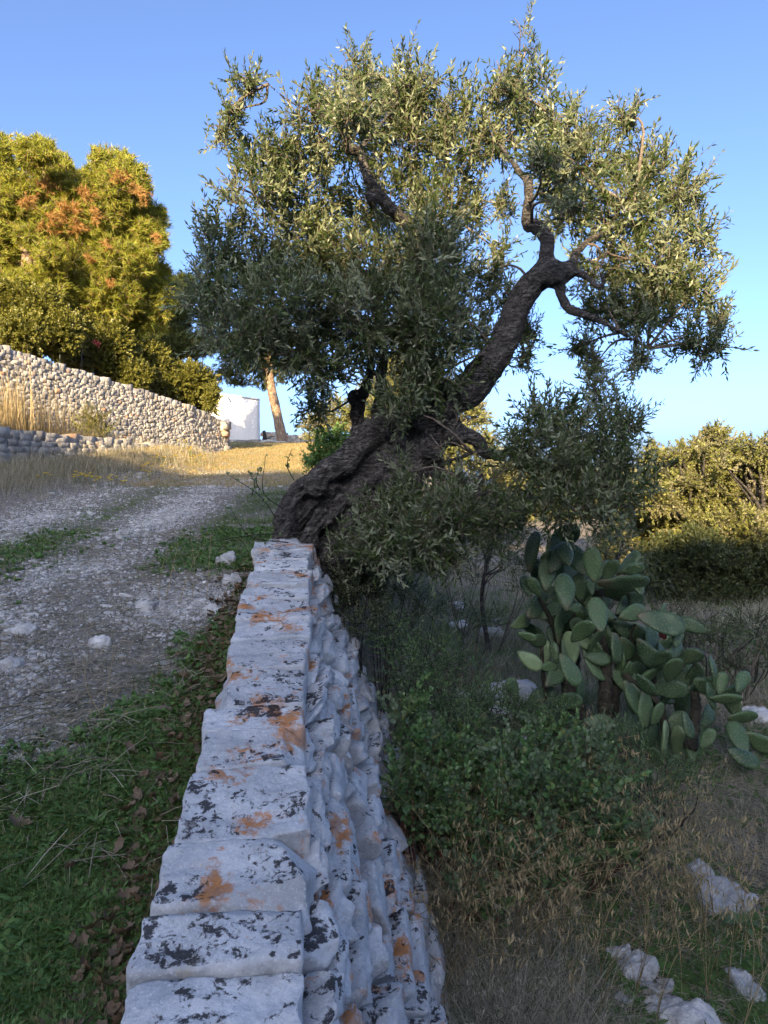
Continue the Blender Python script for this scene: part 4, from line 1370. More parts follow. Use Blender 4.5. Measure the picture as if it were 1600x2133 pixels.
    stems = [[(770, 800, 7.5, 30), (765, 950, 7.45, 38), (770, 1120, 7.45, 46)], [(585, 560, 7.8, 26), (600, 760, 7.75, 36), (600, 900, 7.7, 40), (625, 1100, 7.65, 48)], [(425, 480, 7.7, 10), (490, 600, 7.7, 13), (530, 740, 7.75, 17), (560, 900, 7.7, 24), (560, 1070, 7.65, 34)],
             [(440, 730, 7.5, 9), (445, 860, 7.5, 11), (470, 1050, 7.5, 14)], [(1225, 960, 7.4, 22), (1230, 1060, 7.35, 28), (1200, 1260, 7.2, 36)], [(860, 870, 7.5, 18), (950, 950, 7.4, 17), (1040, 1020, 7.35, 18), (1080, 1180, 7.3, 24)], [(1015, 840, 7.6, 12), (1015, 980, 7.55, 14), (1020, 1180, 7.4, 22)],
             [(730, 440, 7.7, 28), (720, 600, 7.75, 26), (770, 800, 7.6, 30)], [(930, 620, 7.7, 20), (880, 760, 7.7, 22), (830, 900, 7.6, 26), (800, 1080, 7.5, 30)]]
    for rows in stems:
        q = smooth_path(np.array([list(C(x, y, d)) + [r * K * d / F_PX] for x, y, d, r in rows]), 18)
        V, F = tube(q[:, :3], q[:, 3] * (1 + .12 * np.sin(np.arange(18) * 2.1)), 9, True, .2, 3)
        mk('stem', V, F, stem, root, True)
    for cx, cy in [(1068, 678), (1052, 668)]:
        V, F = rock((.045, .045, .07), (5, 5, 6), 2.3, .004, 20, 3, 0)
        mk('fruit', V + C(cx, cy, 7.3), F, M['red'], root, True)


prickly_pear()


# ---------------------------------------------------------------- shrubs below the wall
def low_shrubs():
    rg = np.random.default_rng(71)
    tm = [spray(18, .24, .058, .034, 1100 + i, leaf_shape, .95, whorl=2) for i in range(8)]
    small = [spray(24, .24, .030, .014, 1150 + i, quad_leaf, .9) for i in range(6)]
    specs = [
        ('spreading mastic bush with reddish stems filling the ground below the cactus', [(1000, 1700, 110, 90, 5.3), (1120, 1660, 120, 100, 5.5), (1230, 1700, 110, 90, 5.4), (1100, 1780, 120, 60, 5.0), (960, 1620, 80, 80, 5.7), (1220, 1620, 90, 70, 5.9), (1290, 1740, 70, 50, 5.3), (1060, 1570, 100, 70, 6.1), (1180, 1550, 90, 60, 6.3), (900, 1700, 60, 70, 5.2), (1160, 1800, 60, 40, 5.0)], tm, 'mastic', 62, 'redtwig'),
        ('leafy green bush pressed against the lower face of the lichened wall', [(870, 1590, 60, 70, 5.5), (840, 1660, 40, 60, 5.2), (900, 1650, 60, 60, 5.3), (850, 1500, 50, 60, 6.0), (980, 1850, 50, 50, 4.7), (1020, 1900, 40, 30, 4.6), (930, 1560, 60, 60, 5.7)], tm, 'mastic', 62, 'redtwig'),
        ('dark fine leaved bush at the foot of the far end of the wall', [(850, 1400, 70, 60, 6.6), (920, 1370, 70, 60, 7.0), (990, 1450, 70, 50, 6.9), (900, 1450, 70, 60, 6.5), (830, 1330, 50, 50, 7.0), (960, 1520, 70, 50, 6.4), (1060, 1480, 70, 50, 6.9), (1130, 1500, 70, 50, 6.8)], small, 'mastic', 90, 'darktwig'),
        ('dense dark bush under the olive trunk beside the end of the wall', [(760, 1240, 60, 50, 7.3), (830, 1210, 60, 45, 7.4), (720, 1200, 40, 40, 7.2), (790, 1290, 50, 40, 7.2), (870, 1260, 50, 40, 7.5), (700, 1260, 25, 40, 7.1), (740, 1300, 30, 40, 7.1)], small, 'olive', 85, 'darktwig'),
        ('grey green bush growing in front of the low right pads of the cactus', [(1300, 1560, 70, 40, 6.5), (1250, 1520, 60, 40, 6.7), (1350, 1640, 80, 40, 6.0), (1420, 1610, 60, 30, 6.3), (1320, 1690, 60, 40, 5.7)], small, 'mastic', 80, 'darktwig'),
        ('low dark scrub spreading on the slope right of the cactus', [(1400, 1290, 60, 35, 11), (1480, 1320, 70, 30, 10.4), (1560, 1300, 60, 35, 10.8), (1610, 1345, 50, 35, 9.6), (1545, 1380, 60, 22, 9.0), (1440, 1345, 40, 22, 9.6)], small, 'oak_shaded', 60, 'darktwig'),
        ('patchy green scrub on the slope between the olive and the cactus', [(930, 1260, 60, 30, 9.5), (1010, 1290, 50, 22, 9.5), (890, 1310, 50, 30, 8.6), (970, 1190, 60, 22, 12), (1090, 1220, 40, 25, 11.5)], small, 'olive', 50, 'twig'),
        ('thin grey twiggy bush right of the cactus in front of the dark wood', [(1470, 1290, 50, 40, 9.5), (1520, 1310, 50, 35, 9.2), (1420, 1270, 40, 50, 10), (1580, 1330, 40, 30, 8.8)], small, 'olive', 25, 'twig'),
    ]
    for lab, rows, tmp, mat, dens, st in specs:
        lob = lobes_px(rows)
        c = np.mean([l[0] for l in lob], 0)
        z = float(ground(c[0], c[1]))
        root = thing('shrub', (c[0], c[1], z), lab, 'bush')
        leafy(root, lob, M[mat], tmp, dens, rg, .5, .4, .3, name='foliage', stem_mat=M[st], size=(.75, 1.25))
        bp = []
        for l, r in lob:
            for _ in range(4):
                a = np.array([l[0] * .6 + c[0] * .4, l[1] + .1, 0])
                a[2] = float(ground(a[0], a[1])) - .03
                e = l + ball(1, rg)[0] * np.array(r) * .9
                q = smooth_path(np.array([a, (a + e) / 2 + rg.normal(0, .06, 3), e]), 9)
                bp.append(tube(q, np.linspace(.012, .004, 9), 5))
        V, F = join(bp)
        mk('stems', V, F, M[st], root, True, kind='stuff')


low_shrubs()


def small_shrub_left():
    rg = np.random.default_rng(73)
    tm = [spray(20, .3, .05, .02, 1200 + i, quad_leaf, .7) for i in range(5)]
    rows = [(180, 885, 22, 22), (205, 895, 25, 18), (195, 865, 20, 18), (220, 885, 18, 14), (175, 860, 12, 14)]
    lob = lobes_px([(x, y, rx, ry, 14.6 + rg.uniform(-.2, .2)) for x, y, rx, ry in rows])
    c = lob[0][0]
    root = thing('shrub', (c[0], c[1], float(ground(c[0], c[1]))), 'small sunlit shrub among tall straw before the retaining wall', 'bush')
    leafy(root, lob, M['hedge'], tm, 60, rg, .9, .35, .3, name='foliage', stem_mat=M['twig'], size=(.7, 1.2))
    # thin dark briar shoots standing against the light at the track edge
    for i, (x0, y0, x1, y1, d) in enumerate(sorted([(590, 1060, 553, 950, 6.9), (560, 1040, 540, 975, 7.0), (575, 1080, 470, 985, 6.8), (612, 1000, 608, 935, 7.2), (525, 1030, 520, 985, 7.3), (640, 1110, 430, 1130, 6.7), (600, 1130, 480, 1060, 6.6)], key=lambda e: e[2])):
        a, e = P(x0, y0, d), P(x1, y1, d - .1)
        q = smooth_path(np.array([a, (a + e) / 2 + rg.normal(0, .05, 3), e]), 12)
        root = thing('briar_shoot', tuple(a), ORD[i] + ' thin dark leafy shoot by its tip, from the left, beside the olive trunk', 'shoot', 'briar shoots beside the olive trunk')
        V, F = tube(q, np.linspace(.006, .0025, 12), 4)
        mk('stem', V, F, M['darktwig'], root, True)
        lv, lf = leaf_shape(.035, .02)
        k = rg.integers(2, 12, 22)
        D = ball(22, rg) + [0, 0, .3]
        V, F = scatter(lv, lf, frames(D), q[k] + rg.normal(0, .006, (22, 3)), rg.uniform(.6, 1.3, 22))
        mk('leaves', V, F, M['mastic'], root, kind='stuff')


small_shrub_left()


# ---------------------------------------------------------------- grass, straw, litter
def blade(h, w, bendy, seg=3):
    t = np.linspace(0, 1, seg + 1)
    x, z = bendy * h * t ** 2, h * t * (1 - .25 * bendy * t)
    ww = w * (1 - t) ** .7
    V = []
    for i in range(seg):
        V += [[x[i], ww[i] / 2, z[i]], [x[i], -ww[i] / 2, z[i]]]
    V.append([x[-1], 0, z[-1]])
    F = []
    for i in range(seg - 1):
        a = 2 * i
        F += [[a, a + 1, a + 3], [a, a + 3, a + 2]]
    F.append([2 * seg - 2, 2 * seg - 1, 2 * seg])
    return np.array(V), np.array(F)


def tuft(n, h, w, spread, bend, seed):
    rg = np.random.default_rng(seed)
    out = []
    for _ in range(n):
        V, F = blade(h * rg.uniform(.45, 1.1), w * rg.uniform(.7, 1.3), rg.uniform(*bend))
        a = rg.uniform(0, 2 * math.pi)
        ca, sa = math.cos(a), math.sin(a)
        V = V @ np.array([[ca, sa, 0], [-sa, ca, 0], [0, 0, 1]])
        o = rg.normal(0, spread, 2)
        V[:, 0] += o[0]
        V[:, 1] += o[1]
        out.append((V, F))
    V, F = join(out)
    return V, F[0]


def zrot(n, rng):
    a = rng.uniform(0, 2 * math.pi, n)
    R = np.zeros((n, 3, 3))
    R[:, 0, 0] = R[:, 1, 1] = np.cos(a)
    R[:, 0, 1], R[:, 1, 0] = -np.sin(a), np.sin(a)
    R[:, 2, 2] = 1
    return R


def sow(name, xy, tmpls, mat, size, rng, dz=0.0, lean=.0):
    z = ground(xy[:, 0], xy[:, 1])
    T = np.column_stack([xy, z + dz])
    which = rng.integers(0, len(tmpls), len(T))
    parts = []
    for i, (v, f) in enumerate(tmpls):
        q = which == i
        if q.any():
            R = zrot(int(q.sum()), rng)
            if lean:
                tl = rng.normal(0, lean, (int(q.sum()), 2))
                R = R.copy()
                R[:, 0, 2] += tl[:, 0]
                R[:, 1, 2] += tl[:, 1]
            parts.append(scatter(v, f, R, T[q], rng.uniform(size[0], size[1], int(q.sum()))))
    V, F = join(parts)
    return obj(name, mesh_data(name, V, F, mat), kind='stuff')


def sample(n, x0, x1, y0, y1, fn, rng, near=True):
    """n points drawn with weight fn(x, y); more of them close to the camera if near."""
    out = []
    tot = 0
    while tot < n:
        m = n * 3
        if near:
            y = 1 / rng.uniform(1 / y1, 1 / y0, m)
        else:
            y = rng.uniform(y0, y1, m)
        x = rng.uniform(x0, x1, m)
        keep = (rng.uniform(size=m) < fn(x, y)) & (np.abs(x) < y * .62 + .4)
        p = np.column_stack([x[keep], y[keep]])
        out.append(p)
        tot += len(p)
        if len(out) > 12: break
    return np.vstack(out)[:n]


big = [(1050, 1340, 9.5, .85, .55, .19, 'large white boulder left of the cactus'), (1040, 1395, 8.7, .28, .3, .16, 'small white rock below the large boulder left of the cactus'), (965, 1352, 9.3, .22, .2, .12, 'small grey rock left of the large white boulder'), (1025, 1250, 12.5, .5, .25, .12, 'thin pale rock lying on the dry slope far below the olive suckers'),
       (945, 1225, 12.6, .5, .3, .1, 'pale flat rock on the slope behind the dark bush'), (950, 1200, 14, .4, .3, .1, 'small pale rock higher up the slope behind the dark bush'), (1110, 1430, 7.9, .3, .3, .2, 'pale rock between the cactus stems and the dark bush'), (1115, 1530, 6.8, .3, .25, .2, 'white rock peeping out of the mastic bush below the cactus'),
       (1585, 1345, 8.6, .42, .32, .12, 'pale rock at the right edge beyond the cactus'), (1460, 1680, 5.6, .20, .18, .15, 'rounded grey rock above the flat white slab on the right'), (1505, 1735, 5.35, .36, .42, .10, 'flat white slab on the dry ground right of the bush'), (1565, 1755, 5.3, .12, .1, .05, 'small white chip right of the flat slab'),
       (1290, 1868, 4.75, .16, .12, .06, 'small white rock at the upper end of the bedrock strip'), (1330, 1895, 4.6, .26, .2, .08, 'second white rock down the bedrock strip'), (1370, 1935, 4.45, .22, .16, .07, 'narrow white rock in the middle of the bedrock strip'), (1300, 1970, 4.35, .12, .1, .05, 'small white rock left of the bedrock strip'),
       (1385, 1995, 4.3, .26, .14, .07, 'long white rock in the lower half of the bedrock strip'), (1440, 2045, 4.15, .34, .26, .10, 'largest white rock near the lower end of the bedrock strip'), (1490, 2040, 4.15, .16, .12, .06, 'pale rock with a dark stem lying beside it'), (1480, 2110, 3.98, .30, .2, .08, 'lowest white rock of the strip at the bottom edge'), (1400, 2120, 3.95, .16, .12, .05, 'small white rock left of the lowest rock at the bottom edge'),
       (1555, 1945, 4.45, .16, .26, .06, 'lone white rock by the right edge'), (845, 2040, 3.9, .34, .44, .5, 'rough grey boulder at the foot of the wall at the bottom edge'), (830, 1950, 4.2, .24, .3, .40, 'smaller grey stone leaning on the foot of the wall'),
       (735, 1200, 7.4, .08, .1, .3, 'narrow white stone standing in the shade under the trunk'), (765, 1270, 7.5, .16, .2, .26, 'pale upright stone in the bush beside the wall end'),
       (40, 1340, 5.2, .22, .14, .06, 'broad pale slab lying in the left wheel track'), (15, 1412, 4.6, .2, .14, .05, 'white slab at the left edge of the photo'), (208, 1353, 5.0, .15, .12, .06, 'single white stone in the bare ground between track and wall'), (302, 1272, 5.7, .14, .1, .08, 'pointed white stone left of the rubble patch'),
       (470, 1182, 7.0, .2, .2, .12, 'pale block lying in the grass near the far end of the wall'), (485, 1228, 6.3, .16, .12, .1, 'white stone between the rubble patch and the wall'), (440, 1290, 5.6, .12, .1, .07, 'pale lump at the foot of the rubble patch')]
ROCKXY = np.array([[P(x, y, d)[0], d, max(a, b)] for x, y, d, a, b, c, l in big])


def clear_of_rocks(x, y):
    q = np.hypot(x[:, None] - ROCKXY[:, 0], y[:, None] - ROCKXY[:, 1]) / ROCKXY[:, 2]
    return (q.min(1) > .55)


def ground_cover():
    rg = np.random.default_rng(83)
    onup = lambda x, y: (x - xc(y) < np.where(y < 7, -.26, -.05))
    green = lambda x, y: zones(x, y)[1] * onup(x, y)
    # broad leaved herbs and clover near the camera
    def rosette(n, L, W, seed):
        r = np.random.default_rng(seed)
        lv, lf = leaf_shape(L, W, .12, .3)
        D = np.stack([np.cos(q := r.uniform(0, 6.28, n)), np.sin(q), r.uniform(.5, 1.8, n)], 1)
        return scatter(lv, lf, frames(D, r.normal(0, .3, n), up=np.tile([0, 0, 1.], (n, 1))), r.normal(0, .012, (n, 3)) * [1, 1, .3], r.uniform(.6, 1.2, n))
    ros = [rosette(9, .060, .019, i) for i in range(5)] + [rosette(8, .042, .026, 20 + i) for i in range(4)]
    sow('ground_herbs', sample(15000, -4.5, -.4, 1.6, 9, lambda x, y: np.clip(green(x, y) * 1.3, 0, 1) * np.interp(y, [0, 4, 9], [1, .8, .4]), rg), ros, M['clover'], (.55, 1.15), rg)
    gt = [tuft(6, .075, .0035, .02, (.2, .9), i) for i in range(6)]
    sow('short_grass', sample(16000, -7, -.4, 1.7, 16, green, rg), gt, M['grass'], (.5, 1.2), rg)
    sow('track_grass', sample(6000, -8, -.6, 3, 16, lambda x, y: .25 * onup(x, y) * (1 - zones(x, y)[0]), rg), gt, M['straw_grey'], (.35, .9), rg)
    # sunlit short dry grass further up the track
    gd = [tuft(6, .09, .008, .05, (.2, .8), 30 + i) for i in range(5)]
    sow('dry_grass', sample(9000, -9, -1, 14, 36, lambda x, y: .6 * onup(x, y) * (x > np.interp(y, *XL)), rg), gd, M['straw'], (.4, 1.0), rg)
    gg = [tuft(5, .08, .008, .05, (.2, .8), 40 + i) for i in range(5)]
    sow('far_grass', sample(5000, -9, -1, 16, 38, lambda x, y: .5 * onup(x, y), rg), gg, M['grass'], (.4, .9), rg)
    # rank dry grass along the foot of the low wall on the left
    tall = [tuft(8, .50, .008, .06, (.1, .9), 50 + i) for i in range(6)]
    xl = lambda y: np.interp(y, *XL)
    sow('rank_dry_grass', sample(2000, -9, -4, 9.5, 19, lambda x, y: np.exp(-((x - xl(y) - .75) / .55) ** 2) * (1 - sstep(15, 19, y) * .75) * (x > xl(y) + .12), rg), tall, M['straw_grey'], (.3, .85), rg, lean=.25)
    bank = lambda x, y: ((x < xl(y) - .25) & (x > np.interp(y, *XW) + .3)) * (1 - .6 * sstep(15.5, 18, y))
    sow('bank_straw', sample(3200, -10, -4.5, 10.5, 20.5, bank, rg), tall, M['straw'], (.35, .8), rg, lean=.1)
    stalks = [tuft(4, 1.25, .010, .05, (.0, .25), 60 + i) for i in range(6)]
    sow('tall_straw', sample(260, -9.5, -5.8, 11.5, 16.8, lambda x, y: bank(x, y) * (np.abs(x / y + .475) < .085), rg), stalks, M['straw'], (.55, 1.05), rg, lean=.06)
    sow('tall_straw', sample(26, -9.5, -5.8, 12.5, 14.5, lambda x, y: bank(x, y) * (np.abs(x / y + .485) < .045), rg), stalks, M['straw'], (1.1, 1.6), rg, lean=.08)
    # lower ground: dry grass, straw litter, seed heads
    inlow = lambda x, y: sstep(.75, 1.1, x - xc(y)) * clear_of_rocks(x, y)
    dryt = [tuft(9, .42, .0045, .05, (.3, 1.3), 70 + i) for i in range(7)]
    n_ = lambda x, y: fbm(np.stack([x, y, 0 * x], -1) * .9, 3, 91)
    sow('dry_grass', sample(2600, -.3, 3.2, 3.0, 7.5, lambda x, y: inlow(x, y) * np.exp(-((x - .6) / .45) ** 2) , rg), dryt, M['straw_grey'], (.6, 1.35), rg, lean=.35)
    sow('dry_grass', sample(9000, -.3, 9, 3.2, 17, lambda x, y: inlow(x, y) * np.clip(.35 + .9 * n_(x, y), .05, 1) * (1 - .88 * sstep(1.2, 1.8, x) * (1 - sstep(5.2, 6.5, y))), rg), dryt, M['straw_grey'], (.25, .75), rg, lean=.4)
    sow('green_grass', sample(3200, -.3, 9, 3.2, 16, lambda x, y: inlow(x, y) * np.clip(.25 - 1.0 * n_(x, y), .0, 1), rg), dryt, M['grass'], (.25, .6), rg, lean=.3)
    sow('bank_grass', sample(3000, -1.6, 3.5, 7.3, 16, lambda x, y: (x > xc(y)) * .8, rg), dryt, M['grass'], (.4, .9), rg, lean=.3)
    far_t = [tuft(8, .34, .009, .07, (.2, 1.1), 170 + i) for i in range(6)]
    sow('dry_grass', sample(5000, -.5, 11, 8, 19, lambda x, y: inlow(x, y) * np.clip(.6 + .9 * n_(x, y), .1, 1), rg, False), far_t, M['straw_grey'], (.35, 1.0), rg, lean=.35)
    sow('green_grass', sample(1500, -.5, 11, 8, 19, lambda x, y: inlow(x, y) * np.clip(.3 - .9 * n_(x, y), 0, 1), rg, False), far_t, M['grass'], (.3, .8), rg, lean=.3)
    # oat-like seed heads arching over the bushes
    def oat(seed):
        r = np.random.default_rng(seed)
        out = []
        for _ in range(3):
            h = r.uniform(.45, .75)
            a = r.uniform(0, 6.28)
            b = np.array([math.cos(a), math.sin(a), 0])
            t = np.linspace(0, 1, 9)[:, None]
            q = b * (.55 * h * t ** 2.2) + np.array([0, 0, 1]) * h * (t - .28 * t ** 3)
            out.append((tube(q, np.linspace(.0016, .0008, 9), 3, False)))
            lv, lf = quad_leaf(.028, .006)
            k = r.integers(6, 9, 14)
            D = np.tile([0, 0, -1.], (14, 1)) + r.normal(0, .35, (14, 3))
            out.append(scatter(lv, lf, frames(D, None, r), q[k] + r.normal(0, .012, (14, 3)), r.uniform(.7, 1.3, 14)))
        tri = []
        for V, F in out:
            for f in (F if isinstance(F, list) else [F]):
                f = np.asarray(f)
                if f.shape[1] == 4:
                    f = np.vstack([f[:, [0, 1, 2]], f[:, [0, 2, 3]]])
                tri.append((V, f))
        Vs, Fs, o = [], [], 0
        for V, f in tri:
            Vs.append(V); Fs.append(f + o); o += len(V)
        return np.vstack(Vs), np.vstack(Fs)
    oats = [oat(i) for i in range(6)]
    sow('oat_grass', sample(150, 0, 1.3, 3.4, 7.6, lambda x, y: inlow(x, y) * .7, rg), oats, M['straw_grey'], (.7, 1.3), rg, lean=.1)
    sow('oat_grass', sample(150, .1, 2.6, 4.1, 6.6, lambda x, y: inlow(x, y) * .8, rg), oats, M['straw'], (1.4, 2.0), rg, lean=.12)
    herb = [rosette(8, .05, .022, 60 + i) for i in range(4)]
    sow('slope_herbs', sample(9000, -.3, 9, 3.2, 15, lambda x, y: inlow(x, y) * np.clip(.3 - 1.1 * n_(x, y), 0, 1), rg), herb, M['clover'], (.6, 1.5), rg)
    # twig and straw litter lying flat
    lit = []
    for i in range(6):
        r = np.random.default_rng(400 + i)
        p = []
        for _ in range(8):
            c = np.append(r.normal(0, .10, 2), .008)
            d = np.append(r.normal(0, 1, 2), r.normal(0, .12))
            d = norm(d) * r.uniform(.03, .11)
            p.append(tube(np.array([c - d, c + [0, 0, .006], c + d]), [.0013, .0018, .0011], 3, False))
        V, F = join(p)
        f = np.vstack([F[0][:, [0, 1, 2]], F[0][:, [0, 2, 3]]])
        lit.append((V, f))
    sow('straw_litter', sample(4200, -.3, 6, 3.2, 11, lambda x, y: inlow(x, y), rg), lit, M['straw_grey'], (.7, 1.6), rg)
    sow('twig_litter', sample(700, -5, -.5, 2.8, 9, lambda x, y: .6 * onup(x, y) * (1 - green(x, y)), rg), lit, M['straw_grey'], (.6, 1.5), rg)
    # long thin dry stems by the track
    k_ = -1
    for x0, y0, x1, y1, x2, y2, d in sorted([(213, 1510, 222, 1440, 240, 1345, 3.9), (213, 1510, 180, 1430, 176, 1360, 3.9), (345, 1250, 360, 1180, 372, 1130, 5.9), (372, 1260, 395, 1190, 415, 1150, 5.8), (400, 1240, 405, 1180, 398, 1120, 5.9), (430, 1230, 436, 1170, 440, 1110, 5.9),
                                       (455, 1350, 400, 1385, 350, 1395, 4.9), (470, 1340, 420, 1380, 380, 1372, 4.9), (330, 1255, 335, 1195, 350, 1140, 5.9)], key=lambda e: e[4]):
        a, m_, e = P(x0, y0, d), P(x1, y1, d), P(x2, y2, d)
        a[2] = float(ground(a[0], a[1]))
        V, F = tube(smooth_path(np.array([a, m_, e]), 10), np.linspace(.0035, .0018, 10), 4)
        k_ += 1
        mk('dry_weed', V, F, M['straw'], smooth=True, label=ORD[k_] + ' long thin dry weed by its tip, from the left, on the track turf', cat='dry weed', group='dry weeds on the track')


ground_cover()


# ---------------------------------------------------------------- stones on the ground
def rocks():
    rg = np.random.default_rng(97)
    meshes = []
    for i in range(14):
        V, F = rock((1, .75, .42), (6, 5, 4), 4, .16, 1.6, 2000 + i, 5, .8)
        meshes.append(mesh_data('path_stone', V, F, M['rock'], False))
    on = lambda x, y: (x - xc(y) < -.3)
    g = lambda x, y: np.clip(zones(x, y)[0] * 1.2, 0, 1) ** 1.3 * on(x, y)
    pts = sample(3300, -8, -.6, 2.6, 16, g, rg)
    size = np.exp(rg.normal(-3.35, .5, len(pts)))
    size = np.clip(size, .012, .20)
    ang = size / pts[:, 1]
    order = np.argsort(-ang)
    n = 0
    rest = []
    for k in order:
        x, y = pts[k]
        z = float(ground(x, y))
        if n < 280:
            pile = abs(x + 1.75) < .6 and abs(y - 5.85) < .7
            sz = 'fist sized' if size[k] > .06 else ('egg sized' if size[k] > .035 else 'small')
            b_ = x + 3.8 + .07 * (y - 7)
            where = ('right' if b_ > 0 else 'left') + (' wheel track near the camera' if y < 6 else ' wheel track further up')
            o = obj('path_stone', meshes[rg.integers(14)], None, (x, y, z - size[k] * .02), 
                    'pale broken limestone lump in the rubble patch beside the wall' if pile else f'{sz} pale limestone lump bedded in the {where}',
                    'stone', 'rubble stones beside the wall' if pile else f'{sz} stones in the {where}', 'thing')
            s = size[k]
            o.scale = (s, s * rg.uniform(.7, 1.1), s * rg.uniform(.35, .8))
            o.rotation_euler = (rg.normal(0, .15), rg.normal(0, .15), rg.uniform(0, 6.28))
            n += 1
        else:
            rest.append((x, y, z, size[k]))
    rest = np.array(rest)
    extra = sample(28000, -8, -.6, 2.2, 17, lambda x, y: np.clip(g(x, y) + .03 * on(x, y), 0, 1), rg)
    extra = np.column_stack([extra, ground(extra[:, 0], extra[:, 1]), np.clip(np.exp(rg.normal(-4.1, .45, len(extra))), .006, .045)])
    rest = np.vstack([rest, extra])
    parts = []
    base = [rock((1, .8, .5), (2, 2, 1), 3, .2, 1.5, 2100 + i, 3, .8) for i in range(6)]
    w = rg.integers(0, 6, len(rest))
    for i in range(6):
        q = rest[w == i]
        parts.append(scatter(base[i][0], base[i][1], zrot(len(q), rg), q[:, :3] + [0, 0, .003], q[:, 3]))
    V, F = join(parts)
    obj('gravel', mesh_data('gravel', V, F, M['rock']), kind='stuff')
    # boulders and bedrock of the lower ground, each where it lies
    for i, (x, y, d, a, b, c, lab) in enumerate(big):
        V, F = rock((a * 1.1, b * 1.1, c * 1.6), (18, 18, 8), 3.2, .20 * min(a, b), 1.6 / max(a, b), 3000 + i * 7, 6, .8, .03 * min(a, b))
        V[:, 2] += (.55 * c if c < .13 else .40 * c) * fbm(V * (1.1 / min(a, b)) * 2.5 + i, 4, 260)
        V[:, 2] -= .02 * np.abs(fbm(V * 12, 3, 261))
        p = P(x, y, d)
        p[2] = float(ground(p[0], p[1])) + (.0 if c < .13 else c * .02)
        an = rg.uniform(-.5, .5)
        R = np.array([[math.cos(an), -math.sin(an), 0], [math.sin(an), math.cos(an), 0], [0, 0, 1]])
        mk('rock', V @ R.T + p, F, M['rock'], smooth=c >= .2, label=lab, cat='rock', kind='thing')


rocks()


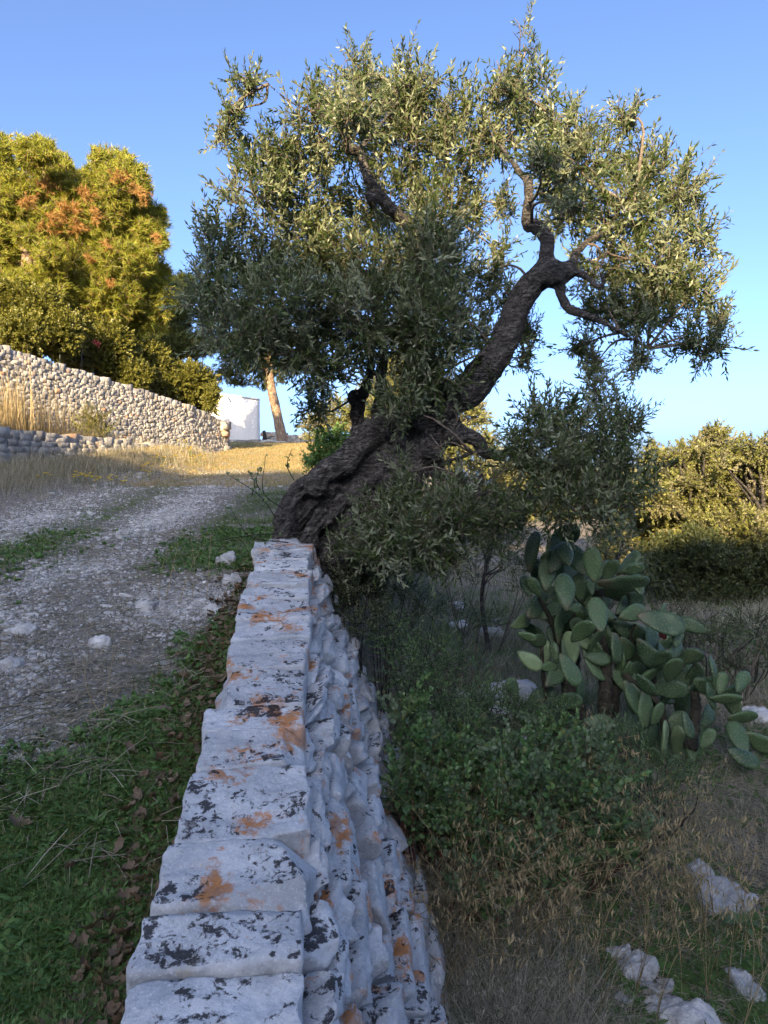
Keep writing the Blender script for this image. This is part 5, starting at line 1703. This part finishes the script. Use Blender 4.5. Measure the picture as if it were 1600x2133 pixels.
# ---------------------------------------------------------------- fallen oak leaves, flowers, little things
def litter():
    rg = np.random.default_rng(103)
    def oakleaf(seed):
        r = np.random.default_rng(seed)
        t = np.linspace(0, 1, 9)
        w = .26 * np.sin(np.pi * np.clip(t, .03, .97)) ** .7 * (1 + .26 * np.cos(t * 2 * np.pi * 3.2 + 1)) + .01
        cu, fo, tw = r.uniform(.4, 1.9), r.uniform(.2, 1.1), r.uniform(-1.2, 1.2)
        V = []
        for i in range(9):
            z0 = cu * (t[i] - .5) ** 2
            for sgn in (-1, 0, 1):
                V.append([t[i], sgn * w[i], z0 + fo * abs(sgn) * w[i] + tw * (t[i] - .5) * sgn * w[i] * 2])
        F = []
        for i in range(8):
            a = 3 * i
            F += [[a, a + 1, a + 4, a + 3], [a + 1, a + 2, a + 5, a + 4]]
        return np.array(V) - [.5, 0, .05], np.array(F)
    tm = [oakleaf(i) for i in range(8)]
    tri = [(v, np.vstack([f[:, [0, 1, 2]], f[:, [0, 2, 3]]])) for v, f in tm]
    me = [mesh_data('fallen_leaf', v, f, M['dead']) for v, f in tm]
    dens = lambda x, y: np.exp(-((x - xc(y) + .36) / .13) ** 2) * (x < xc(y) - .24) * np.clip(.45 + .8 * np.exp(-((y - 4.3) / .7) ** 2) + .5 * np.exp(-((y - 2.1) / .4) ** 2), 0, 1)
    pts = sample(260, -2.5, -.4, 1.75, 6.3, dens, rg)
    for k, (x, y) in enumerate(pts):
        s = rg.uniform(.04, .078)
        o = obj('fallen_leaf', me[rg.integers(8)], None, (x, y, float(ground(x, y)) + .02 + rg.uniform(0, .03)), 'curled brown oak leaf lying in the drift along the wall foot', 'fallen leaf', 'brown oak leaves drifted along the wall', 'thing')
        o.scale = (s, s, s)
        o.rotation_euler = (rg.normal(0, .5), rg.normal(0, .45), rg.uniform(0, 6.28))
    more = sample(2200, -2.6, -.4, 1.75, 7, dens, rg)
    sow('leaf_litter', more, tri, M['dead'], (.04, .085), rg, .012, .5)
    for x, y, d, s, w_ in [(40, 1705, 2.95, .10, 'near the left edge of the photo'), (255, 1870, 2.35, .10, 'touching the leaf drift below mid wall'), (300, 1690, 3.0, .075, 'just outside the leaf drift'), (150, 2040, 2.0, .085, 'low in the green turf near the bottom'), (270, 1555, 3.5, .09, 'where turf thins to bare ground'), (80, 2110, 1.9, .085, 'at the bottom edge of the turf')]:
        p = P(x, y, d)
        o = obj('fallen_leaf', me[rg.integers(8)], None, (p[0], p[1], float(ground(p[0], p[1])) + .035), 'single large brown oak leaf lying ' + w_, 'fallen leaf', 'single oak leaves on the turf', 'thing')
        o.scale = (s, s, s)
        o.rotation_euler = (rg.normal(0, .3), rg.normal(0, .3), rg.uniform(0, 6.28))
    # yellow flowers at the foot of the bank
    lv, lf = quad_leaf(.06, .035)
    spots = [(185, 962, 13.6), (205, 968, 13.5), (92, 972, 12.9), (258, 970, 13.8), (300, 952, 15.5), (330, 946, 16.5), (345, 948, 16), (385, 936, 18.5), (400, 940, 18), (415, 944, 17.5), (160, 966, 13.4), (225, 965, 13.7), (372, 942, 17), (310, 958, 15)]
    for k_, (x, y, d) in enumerate(sorted(spots)):
        p = P(x, y, d)
        z = float(ground(p[0], p[1]))
        root = thing('yellow_flower', (p[0], p[1], z), ORD[k_] + ' clump of yellow flowers counting from the left along the low wall', 'flower', 'yellow flowers along the low wall')
        n = rg.integers(4, 9)
        hd, st = [], []
        for _ in range(n):
            q = np.array([p[0] + rg.normal(0, .10), p[1] + rg.normal(0, .1), z + rg.uniform(.12, .24)])
            a = np.linspace(0, 6.28, 6, endpoint=False)
            D = np.stack([np.cos(a), np.sin(a), .6 + 0 * a], 1)
            hd.append(scatter(lv, lf, frames(D, 0 * a, up=np.tile([0, 0, 1.], (6, 1))), np.tile(q, (6, 1)), np.full(6, .9)))
            st.append(tube(np.array([[q[0], q[1], z - .02], q]), [.004, .003], 4, False))
        V, F = join(hd)
        mk('petals', V, F, M['flower'], root, kind='stuff')
        V, F = join(st)
        mk('stalks', V, F, M['grass'], root, kind='stuff')
    # dead twigs sticking out of the wall face
    for i, (x0, y0, x1, y1, d, r) in enumerate([(765, 1768, 784, 1747, 4.3, .007), (765, 1783, 792, 1772, 4.3, .009), (768, 1803, 796, 1794, 4.3, .006), (770, 1829, 822, 1826, 4.2, .007), (778, 1990, 803, 1968, 3.75, .014), (780, 2020, 802, 1996, 3.7, .018), (745, 1702, 762, 1690, 4.5, .007), (790, 1945, 812, 1915, 3.85, .006)]):
        # listed by hand, numbered by height on the wall
        a, e = P(x0 - 12, y0 + 4, d + .05), P(x1, y1, d - .08)
        q = smooth_path(np.array([a, (a + e) / 2 + rg.normal(0, .012, 3), e]), 8)
        V, F = tube(q, np.linspace(r, r * .5, 8), 6, True, .3, i)
        mk('dead_twig', V, F, M['darktwig'], smooth=True, label=ORD[[1702, 1768, 1783, 1803, 1829, 1945, 1990, 2020].index(y0)] + ' dark dead twig from the top sticking out of the lower wall face', cat='twig', group='dead twigs in the wall')
    # loose sticks
    for x0, y0, x1, y1, d, r, lab in [(325, 1484, 362, 1490, 3.95, .012, 'short grey stick lying in the turf beside the leaf drift'), (0, 1476, 66, 1488, 4.0, .006, 'pale stick on the turf at the left edge'), (1440, 2010, 1520, 2090, 4.1, .007, 'dark curved stem lying across the bedrock strip'), (170, 1522, 200, 1524, 3.8, .004, 'thin pale straw lying on the turf below the two dry stems')]:
        a, e = P(x0, y0, d), P(x1, y1, d)
        for q in (a, e): q[2] = float(ground(q[0], q[1])) + r + .012
        V, F = tube(smooth_path(np.array([a, (a + e) / 2 + [0, .02, .01], e]), 8), np.full(8, r), 6, True, .2)
        mk('stick', V, F, M['twig'] if 'dark' not in lab else M['darktwig'], smooth=True, label=lab, cat='stick')
    # soft grey-green mullein rosettes
    for x, y, d, s, lab in [(1545, 1832, 5.0, .17, 'grey green leaf rosette on the dry ground at the right'), (1180, 1985, 4.4, .13, 'small pale leafy plant in the dry grass below the bush')]:
        p = P(x, y, d)
        z = float(ground(p[0], p[1]))
        root = thing('leaf_rosette', (p[0], p[1], z), lab, 'plant')
        for k in range(11):
            lv, lf = leaf_shape(s * (1 - .04 * k), s * .36, .25, .25)
            a = k * 2.4
            D = np.array([[math.cos(a), math.sin(a), .25 + .1 * k]])
            V, F = scatter(lv, lf, frames(D, np.zeros(1), up=np.array([[0, 0, 1.]])), np.array([[p[0], p[1], z + .01]]), np.ones(1))
            mk('leaf', V, F, M['mastic'], root)


litter()
